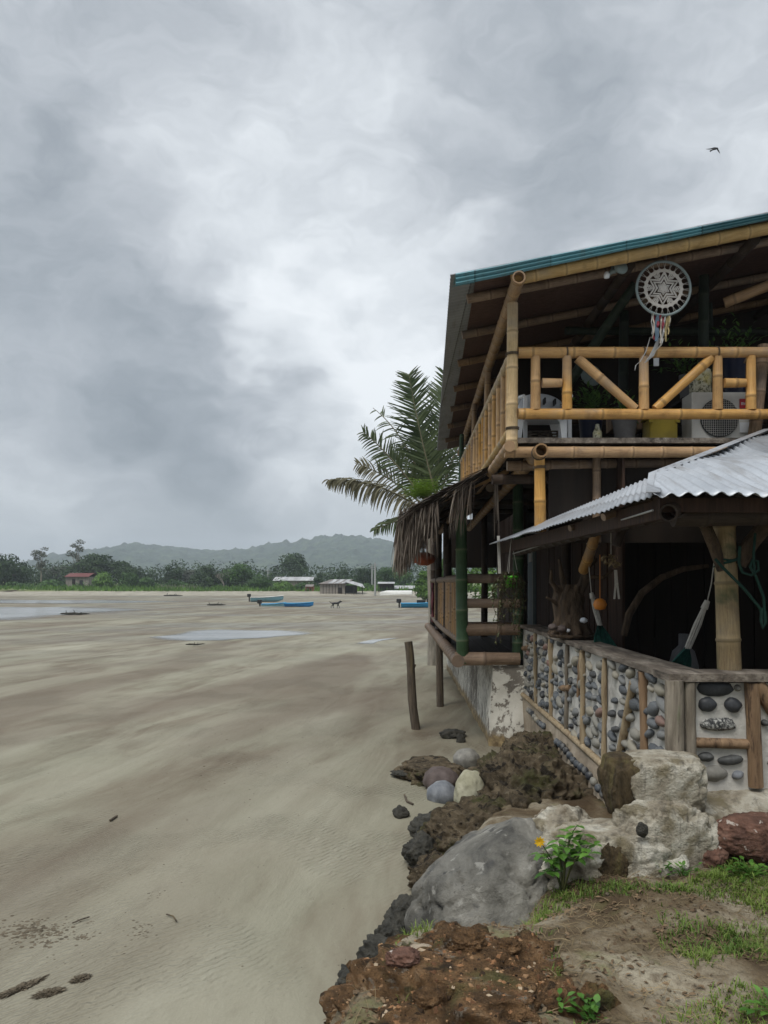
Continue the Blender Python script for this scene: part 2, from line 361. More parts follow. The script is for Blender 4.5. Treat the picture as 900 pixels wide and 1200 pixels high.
M['lf_pale'] = leafmat('foliage_sparse', (.05, .06, .04), (.14, .155, .11), .25, .6, .12)
M['lf_plant'] = leafmat('plant_leaves', (.035, .10, .014), (.13, .27, .045), 4., .4, .25)
M['lf_indoor'] = leafmat('shaded_leaves', (.035, .09, .022), (.12, .23, .055), 4., .5, .2)
M['lf_vine'] = leafmat('vine_leaves', (.03, .04, .015), (.12, .125, .05), 4., .55, .2)
M['lf_fern'] = leafmat('fern_leaves', (.09, .17, .02), (.26, .40, .07), 4., .5, .3)
M['lf_yellow'] = leafmat('yellow_petals', (.70, .36, .01), (.85, .55, .03), 4., .5, .3)
M['grass'] = leafmat('grass_blades', (.05, .105, .016), (.20, .27, .055), 1.2, .6, .25)
M['litter'] = leafmat('leaf_litter', (.05, .030, .016), (.22, .15, .085), 2., .8, .1)
M['straw'] = leafmat('dry_straw', (.09, .065, .03), (.28, .21, .115), 2., .8, .1)
M['chips'] = None
def chipm():
    m, t, bs = newmat('laterite_chips'); r = t.node('ShaderNodeNewGeometry').outputs['Random Per Island']
    setp(t, bs, t.ramp(r, [(0, (.03, .018, .010)), (.3, (.10, .05, .025)), (.6, (.22, .115, .055)), (.82, (.28, .17, .09)), (.95, (.36, .28, .19))], 'CONSTANT'), .95, spec=.2); return m
M['chips'] = chipm()
M['crumb'] = rough_mat('wet_sand_crumbs', [(.3, (.05, .04, .026)), (.7, (.16, .13, .09))], 20., .9, ((40., .6, .01),))

# ------------------------------------------------------------------ bamboo poles
def bpole(p0, p1, r, node=.34, seg=12, bend=.006, hollow=None, taper=.06, mb=None, knots=True):
    p0 = Vector(p0); p1 = Vector(p1); L = (p1-p0).length; d = (p1-p0)/L
    side = d.orthogonal().normalized(); a0 = U(0, 6.28)
    side = Quaternion(d, a0) @ side
    ph = U(.15, .85)
    pts = []; rad = []; vs = []
    def put(s, k):
        t = s/L; off = side*math.sin(t*math.pi)*bend*L
        pts.append(p0+d*s+off); rad.append(r*k*(1-taper*(t-.5)*2)); vs.append(ph+s/node)
    put(0, 1.0); i = math.floor(ph)+1; jit = .0
    while True:
        s = (i-ph)*node
        if s >= L-.015: break
        if s > .02 and knots:
            put(max(.002, s-.016), 1.0); put(s-.006, 1.07); put(s+.004, 1.08); put(s+.016, 1.0)
        if L-s > node*.6: put(s+node*.5, .985)
        i += 1
    put(L, 1.0)
    # sort by along
    order = sorted(range(len(pts)), key=lambda q: vs[q])
    pts = [pts[q] for q in order]; rad = [rad[q] for q in order]; vs = [vs[q] for q in order]
    mb = mb or MB(); mb.tube(pts, rad, seg, True, True, vs, hollow); return mb
def pole(name, p0, p1, r, mat, parent, **kw): return bpole(p0, p1, r, **kw).build(name, M[mat], parent)

def rock_mesh(name, radii, seed, sub=4, amp=.25, freq=1.4, rot=None, flat=None, fine=.04, ffreq=6., squash=None, ridge=0., crack=0.):
    bm = bmesh.new(); bmesh.ops.create_icosphere(bm, subdivisions=sub, radius=1)
    o = Vector((seed*13.7, seed*5.3, seed*2.1)); R = rot.to_matrix() if rot else Matrix.Identity(3)
    for v in bm.verts:
        n = v.co.normalized()
        k = 1+amp*NZ.fractal(n*freq+o, 1., 2., 3)+fine*NZ.fractal(n*ffreq+o, .8, 2.1, 4)
        if ridge: k += ridge*(abs(NZ.noise(n*freq*2.2+o))-.25)
        if crack:
            q = NZ.fractal(n*1.15+o*1.7+Vector((0, 0, .4))*NZ.noise(n*4), 1., 2., 3); k -= crack*math.exp(-(q/.035)**2)
        p = n*k
        if flat:
            for ax, lim in flat:       # flatten soft against planes
                a = 'xyz'.index(ax[1]); s = 1 if ax[0] == '+' else -1
                if p[a]*s > lim: p[a] = s*(lim+(p[a]*s-lim)*.18)
        v.co = R @ Vector((p.x*radii[0], p.y*radii[1], p.z*radii[2]))
    for f in bm.faces: f.smooth = True
    me = bpy.data.meshes.new(name); bm.to_mesh(me); bm.free(); return me
def rock(name, loc, radii, mat, label, seed, cat='rock', group=None, parent=None, **kw):
    o = link(name, rock_mesh(name, radii, seed, **kw), M[mat]); o.location = loc
    return tag(o, label, cat, group)

def leaf_cloud(mb, blobs, n, size, seed=0, flat=.0, shell=.55, aspect=1.5):
    """leaf-clump quads spread through ellipsoid blobs (centre, radii)"""
    rs = random.Random(seed)
    w = [b[1][0]*b[1][1]+b[1][1]*b[1][2] for b in blobs]; tot = sum(w)
    for (c, r), ww in zip(blobs, w):
        for _ in range(max(3, int(n*ww/tot))):
            d = Vector((rs.gauss(0, 1), rs.gauss(0, 1), rs.gauss(0, 1))).normalized()
            k = rs.uniform(shell, 1.0)**.7
            k *= 1+.25*NZ.noise(d*2.2+Vector((c[0], c[1], c[2]))*.37)
            p = Vector((c[0]+d.x*r[0]*k, c[1]+d.y*r[1]*k, c[2]+d.z*r[2]*k))
            nr = (d+Vector((rs.uniform(-1, 1), rs.uniform(-1, 1), rs.uniform(-.6, 1.2)))*.9).normalized()
            a = nr.orthogonal().normalized(); a = Quaternion(nr, rs.uniform(0, 6.28)) @ a; b = nr.cross(a)
            s = size*rs.uniform(.55, 1.3)
            mb.add([p-a*s*aspect*.5, p-b*s*.35, p+a*s*aspect*.5, p+b*s*.35], [(0, 1, 2, 3)])
    return mb
def leaf(mb, base, d, up, L, W):
    d = d.normalized(); s = d.cross(up)
    if s.length < 1e-3: s = d.orthogonal()
    s.normalize(); n = s.cross(d)
    q = [base, base+d*L*.35+s*W*.5+n*L*.04, base+d*L*.4-n*L*.03, base+d*L*.35-s*W*.5+n*L*.04,
         base+d*L*.72+s*W*.36-n*L*.03, base+d*L*.75-n*L*.09, base+d*L*.72-s*W*.36-n*L*.03, base+d*L-n*L*.2]
    mb.add(q, [(0, 1, 2), (0, 2, 3), (1, 4, 5, 2), (2, 5, 6, 3), (4, 7, 5), (5, 7, 6)], smooth=True)
def corrugated(mb, o, u, v, lu, lv, pitch=.076, amp=.009, th=0.0, wob=.0, nv=6, edge=None):
    """sheet from origin o: u = across corrugations (unit), v = along them (unit); edge(s)->(v0,v1)"""
    u = Vector(u); v = Vector(v); nrm = u.cross(v).normalized(); o = Vector(o)
    nu = int(lu/pitch*6); V = []
    for i in range(nu+1):
        s = lu*i/nu; h = math.cos(2*math.pi*s/pitch)*amp
        v0, v1 = edge(s/lu) if edge else (0, lv)
        for j in range(nv+1):
            q = v0+(v1-v0)*j/nv
            hh = h+wob*NZ.noise(Vector((s*.9, q*.9, 3.3)))
            V.append(o+u*s+v*q+nrm*hh)
    mb.add(V, [(i*(nv+1)+j, (i+1)*(nv+1)+j, (i+1)*(nv+1)+j+1, i*(nv+1)+j+1) for i in range(nu) for j in range(nv)], smooth=True)
    return mb
def solidify(o, t):
    md = o.modifiers.new('thickness', 'SOLIDIFY'); md.thickness = t; md.offset = 0; return o
def lathe(mb, c, prof, seg=20):
    c = Vector(c); V = []; n = len(prof)
    for (r, z) in prof:
        for j in range(seg):
            a = 2*math.pi*j/seg; V.append(c+Vector((r*math.cos(a), r*math.sin(a), z)))
    mb.add(V, [(i*seg+j, i*seg+(j+1) % seg, (i+1)*seg+(j+1) % seg, (i+1)*seg+j) for i in range(n-1) for j in range(seg)], smooth=True)
    if prof[0][0] > 1e-4: mb.add(V[:seg][::-1], [tuple(range(seg))])
    if prof[-1][0] > 1e-4: mb.add(V[-seg:], [tuple(range(seg))])
    return mb

# ================================================================== SETTING
XE = [(0, -1.0), (2.4, -.85), (3.2, -.62), (4, -.36), (4.7, -.16), (6.6, .16), (7.85, .5), (10.7, 1.15), (14, 1.4), (40, 1.5)]
HT = [(0, .66), (4.3, .66), (5.2, .62), (7, .42), (9, .28), (11, .05), (13, -.1)]
def bank_z(x, y):
    xe = interp(XE, y)+.10*NZ.noise(Vector((y*1.7, 2.2, 0)))+.04*NZ.noise(Vector((y*6, 1.2, 0)))
    t = (x-xe)/(.5 if y < 5 else .8)
    z = -.22+(interp(HT, y)+.22)*smooth(t)
    z += (.05*NZ.fractal(Vector((x*1.3, y*1.3, 0)), 1, 2, 4)+.030*NZ.fractal(Vector((x*6, y*6, 3)), 1, 2, 4))*smooth(t)
    z -= .60*math.exp(-(((x-.32)/.50)**2+((y-4.42)/.40)**2))
    return z
def streak(x, y):       # wash marks left by the outgoing tide, running up the beach
    ca, sa = math.cos(.2), math.sin(.2)
    u = x*ca-y*sa; w = x*sa+y*ca
    u += .55*math.sin(w*.35+1)+.25*NZ.noise(Vector((w*.5, u*.4, 9)))
    return NZ.fractal(Vector((u*.75, w*.11, 1.5)), 1., 2.1, 4)
def beach_z(x, y):
    if y > 34 or y < .5: return 0.
    k = smooth((34-y)/14)
    return k*(.05*streak(x, y)+.010*NZ.noise(Vector((x*2.2-y*.4, y*1.1, 4))))
def make_beach():
    rows = [1.0]
    while rows[-1] < 60: rows.append(rows[-1]*1.016+.004)
    while rows[-1] < 2600: rows.append(rows[-1]*1.15)
    V = []; nx = 220
    for y in rows:
        for i in range(nx+1):
            s = i/nx*2-1; w = 4+y*1.0
            x = s*w*(1 if y < 60 else 1.15)
            V.append((x, y, beach_z(x, y)))
    n = nx+1
    mb = MB(); mb.add(V, [(r*n+i, r*n+i+1, (r+1)*n+i+1, (r+1)*n+i) for r in range(len(rows)-1) for i in range(nx)], smooth=True)
    mb.add([(-400, -400, 0), (400, -400, 0), (5, 1, 0), (-5, 1, 0)], [(0, 1, 2, 3)])
    m, t, bs = newmat('beach_sand'); v = t.coord('Object')
    vr = t.mapping(v, (1, 1, 1), (0, 0, .20)); st = t.mapping(vr, (.60, .13, .5))
    n1 = t.noise(st, 1.0, 7, .58, .5)
    n1b = t.noise(t.mapping(vr, (1.3, .32, .5), (0, 0, 0), (4, 2, 0)), 1., 8, .58, .9)
    n2 = t.noise(v, .35, 5, .55, .4)
    f = t.math('ADD', t.math('MULTIPLY', n1, .55), t.math('MULTIPLY', n1b, .45))
    c = t.ramp(f, [(.34, (.118, .092, .062)), (.43, (.180, .155, .110)), (.50, (.245, .228, .168)), (.66, (.305, .290, .222))])
    c = t.mix(t.range(n2, .42, .66, 0, .35), c, (.205, .205, .145))
    wide = t.range(t.noise(t.mapping(vr, (.26, .055, .3), (0, 0, 0), (1, 3, 0)), 1., 5, .5, .4), .44, .60, 0, .78)
    c = t.mix(wide, c, (.14, .112, .080))
    fleck = t.noise(t.mapping(vr, (9, 3.5, 1)), 1., 6, .7, .5); c = t.mix(t.range(fleck, .52, .74, 0, .20), c, (.115, .092, .066))
    grain = t.noise(v, 140., 3, .7); c = t.mix(t.range(grain, .35, .75, 0, .28), c, (.12, .10, .075))
    sp = t.noise(v, 36., 2, .5); c = t.mix(t.range(sp, .735, .76, 0, .75), c, (.06, .05, .035))
    rp = t.node('ShaderNodeTexWave', wave_type='BANDS', bands_direction='X'); t.put(rp.inputs[0], t.mapping(v, (1, .75, 1), (0, 0, .9)))
    rp.inputs['Scale'].default_value = 7.; rp.inputs['Distortion'].default_value = 6.; rp.inputs['Detail'].default_value = 3
    rpm = t.range(t.noise(v, .55, 3, .5), .46, .60)
    h = t.math('ADD', t.math('MULTIPLY', t.math('MULTIPLY', rp.outputs[1], rpm), .8), t.math('MULTIPLY', n1b, 2.2))
    nb = t.bump(h, .6, .035); nb = t.bump(t.noise(t.mapping(vr, (1.2, .6, 1)), 3.2, 7, .62), .45, .05, nb); nb = t.bump(t.noise(v, 16., 6, .7), .35, .012, nb); nb = t.bump(grain, .25, .002, nb)
    sepy = t.node('ShaderNodeSeparateXYZ'); t.put(sepy.inputs[0], v)
    wet = t.math('MULTIPLY', t.range(sepy.outputs[1], 14, 45), t.range(t.noise(t.mapping(v, (.05, .16, 1)), 1., 5, .55, .3), .42, .62))
    ro = t.range(wet, 0, 1, .80, .42, 'LINEAR'); c = t.mix(t.math('MULTIPLY', wet, .45), c, (.10, .088, .066))
    setp(t, bs, c, ro, nb, spec=.25)
    tag(mb.build('beach', m), kind='structure')
make_beach()

def water_sheet(pts, z, mat, sub=6):
    # ragged outline
    out = []
    n = len(pts)
    for i in range(n):
        a = Vector(pts[i]); b = Vector(pts[(i+1) % n]); L = (b-a).length
        k = max(3, int(L/1.2))
        for j in range(k):
            q = a.lerp(b, j/k); q += Vector((NZ.noise(q*.21+Vector((0, 0, 5))), NZ.noise(q*.27+Vector((9, 0, 5))), 0))*.035*q.y
            out.append((q.x, q.y, z))
    c = Vector((sum(q[0] for q in out)/len(out), sum(q[1] for q in out)/len(out), z)); n = len(out)
    inn = [tuple(Vector(q).lerp(c, .30)) for q in out]; mb = MB()
    mb.add(out+inn, [(i, (i+1) % n, n+(i+1) % n, n+i) for i in range(n)], [[(0, 0), (0, 0), (1, 0), (1, 0)]]*n)
    mb.add(inn, [tuple(range(n))], [[(1, 0)]*n])
    return tag(mb.build('water', mat), kind='structure')
mw, t, bs = newmat('shallow_water')
v = t.coord('Object')
setp(t, bs, t.ramp(t.noise(t.mapping(v, (.1, .5, 1)), 1.2, 4), [(.4, (.20, .205, .20)), (.6, (.30, .30, .29))]), .20, t.bump(t.noise(t.mapping(v, (.5, 2.2, 1)), 2., 4), .08, .01), spec=.8)
uvx = t.node('ShaderNodeSeparateXYZ'); t.put(uvx.inputs[0], t.coord('UV'))
fade = t.math('ADD', uvx.outputs[0], t.math('MULTIPLY', t.math('SUBTRACT', t.noise(t.mapping(v, (.22, .9, 1)), 1., 6, .6), .5), 1.5))
tr_ = t.node('ShaderNodeBsdfTransparent'); mx_ = t.node('ShaderNodeMixShader'); t.put(mx_.inputs[0], t.range(fade, -.05, .85))
t.l.new(tr_.outputs[0], mx_.inputs[1]); t.l.new(bs.outputs[0], mx_.inputs[2]); t.l.new(mx_.outputs[0], t.n['Material Output'].inputs[0])
M['water'] = mw
def gp(px, py): d = EYE*F/(py-CY); return ((px-CX)/F*d, d, 0)
water_sheet([gp(-220, 729), gp(10, 727.5), gp(60, 724), gp(110, 720), gp(150, 716.5), gp(180, 714.5), gp(120, 711.5), gp(20, 711), gp(-220, 711)], .012, mw)
water_sheet([gp(-260, 706.5), gp(60, 707.5), gp(150, 707.2), gp(230, 704.8), gp(150, 703.2), gp(-260, 702.5)], .012, mw)
water_sheet([gp(178, 747), gp(215, 751.5), gp(262, 752), gp(318, 748.5), gp(372, 742), gp(340, 738), gp(270, 737), gp(205, 740)], .012, mw)
water_sheet([gp(425, 754), gp(445, 754.5), gp(468, 750), gp(470, 747.5), gp(452, 748.5)], .012, mw)

# near grassy bank -------------------------------------------------
def make_bank():
    V = []; xs = [-1.6+.045*i for i in range(int(3.9/.045))]+[2.35+.3*i for i in range(30)]
    ys = [.2+.05*i for i in range(int(14/.05))]
    for y in ys:
        for x in xs: V.append((x, y, bank_z(x, y)))
    n = len(xs)
    mb = MB(); mb.add(V, [(r*n+i, r*n+i+1, (r+1)*n+i+1, (r+1)*n+i) for r in range(len(ys)-1) for i in range(n-1)], smooth=True)
    m, t, bs = newmat('bank_soil'); v = t.coord('Object')
    n1 = t.noise(v, 1.25, 7, .62, .5); n2 = t.noise(v, 9., 6, .65); n3 = t.noise(v, 55., 4, .7)
    c = t.ramp(n1, [(.38, (.06, .04, .022)), (.48, (.12, .09, .053)), (.57, (.23, .195, .138)), (.68, (.33, .295, .22))])
    c = t.mix(t.range(n2, .48, .68, 0, .65), c, (.085, .058, .034))
    c = t.mix(t.range(n3, .5, .72, 0, .5), c, (.045, .032, .02))
    c = t.mix(t.range(t.noise(v, 2.4, 5, .6, .3), .55, .68, 0, .5), c, (.14, .15, .055))
    nb = t.bump(n2, .7, .05); nb = t.bump(n3, .7, .012, nb)
    setp(t, bs, c, .95, nb, spec=.2)
    tag(mb.build('grass_bank', m), kind='structure')
make_bank()

# far shore ---------------------------------------------------------
def shore_y(x): return 168+10*NZ.noise(Vector((x*.012, 4, 0)))+2.5*NZ.noise(Vector((x*.09, 1, 0)))-.06*max(0, x)
def make_shore():
    V = []; xs = [-330+2.2*i for i in range(260)]
    prof = [(-9, -.05), (-6.5, .18), (-4, .42), (-1.2, .62), (0, .75), (.5, 1.25), (2.5, 1.4), (9, 1.6), (30, 2.0), (80, 2.6), (260, 4)]
    for (dy, z) in prof:
        for x in xs:
            k = smooth((-60-x)/40)           # cut earth bank only towards the west
            zz = z if dy <= 0 else z-.45*(1-k)*(1 if dy < 20 else .4)
            V.append((x, shore_y(x)+dy+.6*NZ.noise(Vector((x*.2, dy, 2))), zz+.12*NZ.noise(Vector((x*.3, dy*.4, 7)))*(dy > .4)))
    n = len(xs)
    mb = MB(); mb.add(V, [(r*n+i, r*n+i+1, (r+1)*n+i+1, (r+1)*n+i) for r in range(len(prof)-1) for i in range(n-1)], smooth=False)
    m, t, bs = newmat('shore_ground'); v = t.coord('Object')
    g = t.node('ShaderNodeNewGeometry'); s = t.node('ShaderNodeSeparateXYZ'); t.put(s.inputs[0], v)
    n1 = t.noise(v, .5, 5, .6)
    sand = t.ramp(n1, [(.35, (.22, .20, .155)), (.65, (.31, .285, .225))])
    gr = t.ramp(t.noise(v, .9, 6, .65), [(.32, (.05, .075, .022)), (.55, (.13, .16, .05)), (.75, (.22, .235, .09))])
    h = t.math('ADD', s.outputs[2], t.math('MULTIPLY', n1, .3))
    c = t.mix(t.range(h, .98, 1.12), sand, gr)
    sl = t.node('ShaderNodeSeparateXYZ'); t.put(sl.inputs[0], g.outputs['True Normal'])
    steep = t.range(sl.outputs[2], .55, .85, 1, 0); c = t.mix(steep, c, (.055, .042, .03))
    setp(t, bs, c, .95, t.bump(n1, .4, .2)); tag(mb.build('shore', m), kind='structure')
make_shore()

# hills ---------------------------------------------------------------
RIDGE = [(-1500, 20), (-500, 22), (-430, 22), (-400, 26), (-370, 31), (-330, 37), (-290, 44), (-240, 37), (-200, 34), (-160, 36), (-130, 42), (-105, 45), (-75, 49), (-45, 52), (-20, 49), (0, 43), (20, 34), (60, 34), (110, 40), (160, 30), (260, 22), (400, 18), (900, 14)]
def make_hills():
    xs = [-900+3.2*i for i in range(460)]; ys = [430+4.2*i for i in range(112)]
    V = []
    for y in ys:
        k = (y-430)/(800-430)
        for x in xs:
            r = interp(RIDGE, x*800/max(y, 700))*1.06
            if k <= 1: z = r*(.06+.94*smooth(k)*(.75+.25*k))
            else: z = r*(1-(k-1)*1.6)
            z += 3.5*NZ.fractal(Vector((x*.016, y*.016, 0)), 1, 2, 3)*min(1, k*1.4)
            cl = NZ.noise(Vector((x*.085, y*.085, 2)))
            z += 2.2*abs(cl)*2+2.0*NZ.noise(Vector((x*.22, y*.22, 5)))+1.3*NZ.noise(Vector((x*.5, y*.5, 5)))
            em = NZ.noise(Vector((x*.09, y*.09, 11)))
            if em > .42: z += min(3.2, (em-.42)*40)
            V.append((x*2.4, y*2.4, z*2.4-6))
    n = len(xs)
    mb = MB(); mb.add(V, [(r*n+i, r*n+i+1, (r+1)*n+i+1, (r+1)*n+i) for r in range(len(ys)-1) for i in range(n-1)], smooth=False)
    m, t, bs = newmat('forest_hill'); v = t.coord('Object')
    c = t.ramp(t.noise(v, .035, 8, .70, .5), [(.36, (.008, .02, .009)), (.5, (.026, .05, .02)), (.66, (.085, .115, .048))])
    setp(t, bs, c, .9, t.bump(t.noise(v, .12, 5, .7), .9, 5.), spec=.1); tag(mb.build('hills', m), kind='structure')
make_hills()

# haze -----------------------------------------------------------------
mh = bpy.data.materials.new('air'); mh.use_nodes = True; th = NT(mh)
th.n.remove(th.n['Principled BSDF']); pv = th.node('ShaderNodeVolumePrincipled')
pv.inputs['Color'].default_value = (.78, .87, .95, 1); pv.inputs['Density'].default_value = .00042
th.l.new(pv.outputs[0], th.n['Material Output'].inputs['Volume'])
hz = MB().box((0, 1180, 84), (6400, 3300, 172)).build('haze', mh); tag(hz, kind='stuff')

# ================================================================== WORLD + SUN
w = bpy.data.worlds.new('World'); bpy.context.scene.world = w; w.use_nodes = True
t = NT(w); bg = t.n['Background']
SUN_EL, SUN_AZ = math.radians(58), math.radians(215)   # azimuth clockwise from +Y: behind-left of the viewer
sky = t.node('ShaderNodeTexSky', sky_type='NISHITA'); sky.sun_disc = False
sky.sun_elevation = SUN_EL; sky.sun_rotation = SUN_AZ; sky.air_density = 1.; sky.dust_density = 3.
g = t.coord('Generated'); d0 = t.vmath('NORMALIZE', g)
nz = t.node('ShaderNodeTexNoise'); t.put(nz.inputs[0], t.mapping(d0, (1, 1, 1.7))); nz.inputs['Scale'].default_value = 4.2; nz.inputs['Detail'].default_value = 4; nz.inputs['Roughness'].default_value = .55
off = t.vmath('SCALE', t.vmath('SUBTRACT', nz.outputs[1], (.5, .5, .5)), .36)
dw = t.vmath('NORMALIZE', t.vmath('ADD', d0, off))
s = t.node('ShaderNodeSeparateXYZ'); t.put(s.inputs[0], d0)
zz = t.math('ADD', t.math('MAXIMUM', s.outputs[2], 0.), .30)
pr = t.node('ShaderNodeCombineXYZ'); t.put(pr.inputs[0], t.math('DIVIDE', s.outputs[0], zz)); t.put(pr.inputs[1], t.math('DIVIDE', s.outputs[1], zz)); t.put(pr.inputs[2], t.math('MULTIPLY', s.outputs[2], 1.2))
n1 = t.noise(t.vmath('ADD', pr, t.vmath('SCALE', off, .5)), 1.7, 5, .5); n2 = t.noise(t.mapping(t.vmath('ADD', dw, t.vmath('SCALE', off, .3)), (1, 1, 1.5), loc=(4, 1, 2)), 6.5, 7, .60)
val = t.math('ADD', .665, t.math('ADD', t.math('MULTIPLY', t.math('SUBTRACT', n1, .5), .46), t.math('MULTIPLY', t.math('SUBTRACT', n2, .5), .60)))
BL = [(440, 400, 95, .30), (320, 300, 110, .07), (470, 200, 110, .02), (60, 600, 60, .20), (250, 330, 90, .10), (330, 450, 60, .10), (150, 330, 60, .06), (450, 510, 85, .26), (330, 610, 60, .04), (250, 60, 180, -.10), (90, 230, 70, -.03),
      (70, 470, 100, -.12), (285, 515, 80, -.23), (150, 520, 90, -.12), (20, 400, 90, -.06), (190, 480, 70, -.06), (605, 220, 70, -.21), (235, 385, 55, -.16),
      (830, 60, 120, -.15), (400, 347, 26, -.12), (60, 300, 85, -.10), (370, 590, 60, -.08), (830, 205, 70, .12), (720, 170, 60, .08), (180, 570, 60, -.06), (180, 420, 60, -.08), (690, 30, 120, -.06), (60, 60, 120, -.06)]
for (px, py, sg, am) in BL:
    c = Vector(((px-CX)/F, 1, (CY-py)/F)).normalized()
    dt = t.vmath('DOT_PRODUCT', dw, tuple(c)); sig = sg/F
    e = t.math('EXPONENT', t.math('MULTIPLY', t.math('SUBTRACT', dt, 1.), 1/sig**2))
    val = t.math('ADD', val, t.math('MULTIPLY', e, am))
cl = t.ramp(val, [(.12, (.142, .166, .190)), (.38, (.262, .293, .325)), (.60, (.415, .442, .475)), (.80, (.600, .635, .665)), (1., (.78, .81, .835))], 'B_SPLINE')
cl = t.mix(t.range(s.outputs[0], -.1, .7, 0, .0), cl, (1, 1, 1))
hor = t.range(s.outputs[2], 0., .15, .42, 0.)
cl = t.mix(hor, cl, (.47, .515, .535))
boost = t.math('ADD', 9.6, t.math('MULTIPLY', t.range(s.outputs[2], .60, .92), 16.))
low = t.math('MULTIPLY', t.range(s.outputs[2], .30, .62, 1, 0), t.range(s.outputs[1], -.35, .05, 1, 0))   # added dimming of the unseen low sky behind the viewer, darkens interiors
boost = t.math('MULTIPLY', boost, t.math('SUBTRACT', 1., t.math('MULTIPLY', low, .55)))
cl2 = t.vmath('SCALE', cl, boost)
t.put(bg.inputs[0], t.mix(.94, sky.outputs[0], cl2)); bg.inputs[1].default_value = .1
sl = bpy.data.lights.new('sun', 'SUN'); sl.energy = 1.45; sl.angle = math.radians(22); sl.color = (1, .96, .9)
so = bpy.data.objects.new('sun', sl); C.objects.link(so)
sd = Vector((math.sin(SUN_AZ)*math.cos(SUN_EL), math.cos(SUN_AZ)*math.cos(SUN_EL), math.sin(SUN_EL)))
so.rotation_euler = (-sd).to_track_quat('-Z', 'Y').to_euler()
# ================================================================== CAMERA
cam = bpy.data.cameras.new('camera'); co = bpy.data.objects.new('camera', cam); C.objects.link(co)
co.location = (0, 0, EYE); co.rotation_euler = (math.pi/2, 0, 0)
cam.sensor_fit = 'VERTICAL'; cam.sensor_height = 36; cam.sensor_width = 27; cam.lens = F/1200*36
cam.shift_x = -(CX-450)/1200; cam.shift_y = (CY-600)/1200; cam.clip_start = .05; cam.clip_end = 6000
sc = bpy.context.scene; sc.camera = co
sc.view_settings.view_transform = 'Standard'; sc.view_settings.look = 'None'; sc.view_settings.gamma = 1; sc.view_settings.use_curve_mapping = False
sc.view_settings.exposure = .5
sc.render.resolution_x = 768; sc.render.resolution_y = 1024

# ================================================================== FAR SHORE THINGS
def base_on(px, d): return (px-CX)/F*d
def far_tree(px, top, base, wpx, d, mat, label, cat='tree', kind='round', group='trees along the far shore', n=1500, seed=0, trunk='trunk', name='tree', size=None):
    x = base_on(px, d); zb = EYE+(CY-base)/F*d; h = (base-top)/F*d; W = wpx/F*d*.5
    rs = random.Random(seed+int(px*7)); th_ = thing(name, label, cat, (x, d, zb), group)
    if kind == 'round': cb, nb = .22, 9
    elif kind == 'bush': cb, nb = .0, 8
    else: cb, nb = .35, 16
    blobs = []
    for i in range(nb):
        if kind == 'sparse':
            a = rs.uniform(0, 6.28); q = rs.uniform(.2, 1); zc = rs.uniform(.38, .95)
            rr = W*rs.uniform(.22, .36); ww = 1-.5*abs(zc-.68)/.35
            c = (x+math.cos(a)*W*.75*q*ww, d+math.sin(a)*W*.75*q*ww, zb+h*zc); blobs.append((c, (rr, rr, rr*.55)))
        else:
            a = rs.uniform(0, 6.28); q = rs.uniform(0, 1)**.6; zc = rs.uniform(cb, 1)
            prof = math.sqrt(max(.05, 1-((zc-.45)/.62)**2)) if kind == 'round' else (1-.6*zc)
            rr = W*rs.uniform(.34, .55)
            c = (x+math.cos(a)*q*(W*prof-rr*.5), d+math.sin(a)*q*(W*prof-rr*.5), min(zb+h-rr*.6, zb+h*zc)); blobs.append((c, (rr, rr, rr*.72)))
    if kind == 'round': blobs.append(((x, d, zb+h*.55), (W*.75, W*.75, h*.33)))
    if kind == 'bush': blobs.append(((x, d, zb+h*.35), (W*.85, W*.6, h*.45)))
    sz = size or max(.34, W*.10)
    leaf_cloud(MB_ := MB(), blobs, n, sz, seed+int(px)).build('crown', M[mat], th_)
    if kind != 'bush':
        mb = MB(); r = max(.12, W*.05)
        mb.tube([(x, d, zb-.4), (x+W*.03, d, zb+h*.3), (x, d, zb+h*.62), (x, d, zb+h*.85)], [r*1.3, r, r*.6, r*.2], 7)
        for (c, rr) in blobs[:7]:
            mb.tube([(x, d, zb+h*rs.uniform(.25, .5)), ((x+c[0])/2, (d+c[1])/2, (zb+h*.45+c[2])/2-.1), c], [r*.5, r*.35, r*.12], 5)
        mb.build('trunk', M['palebark' if kind == 'sparse' else 'trunk'], th_)
    return th_
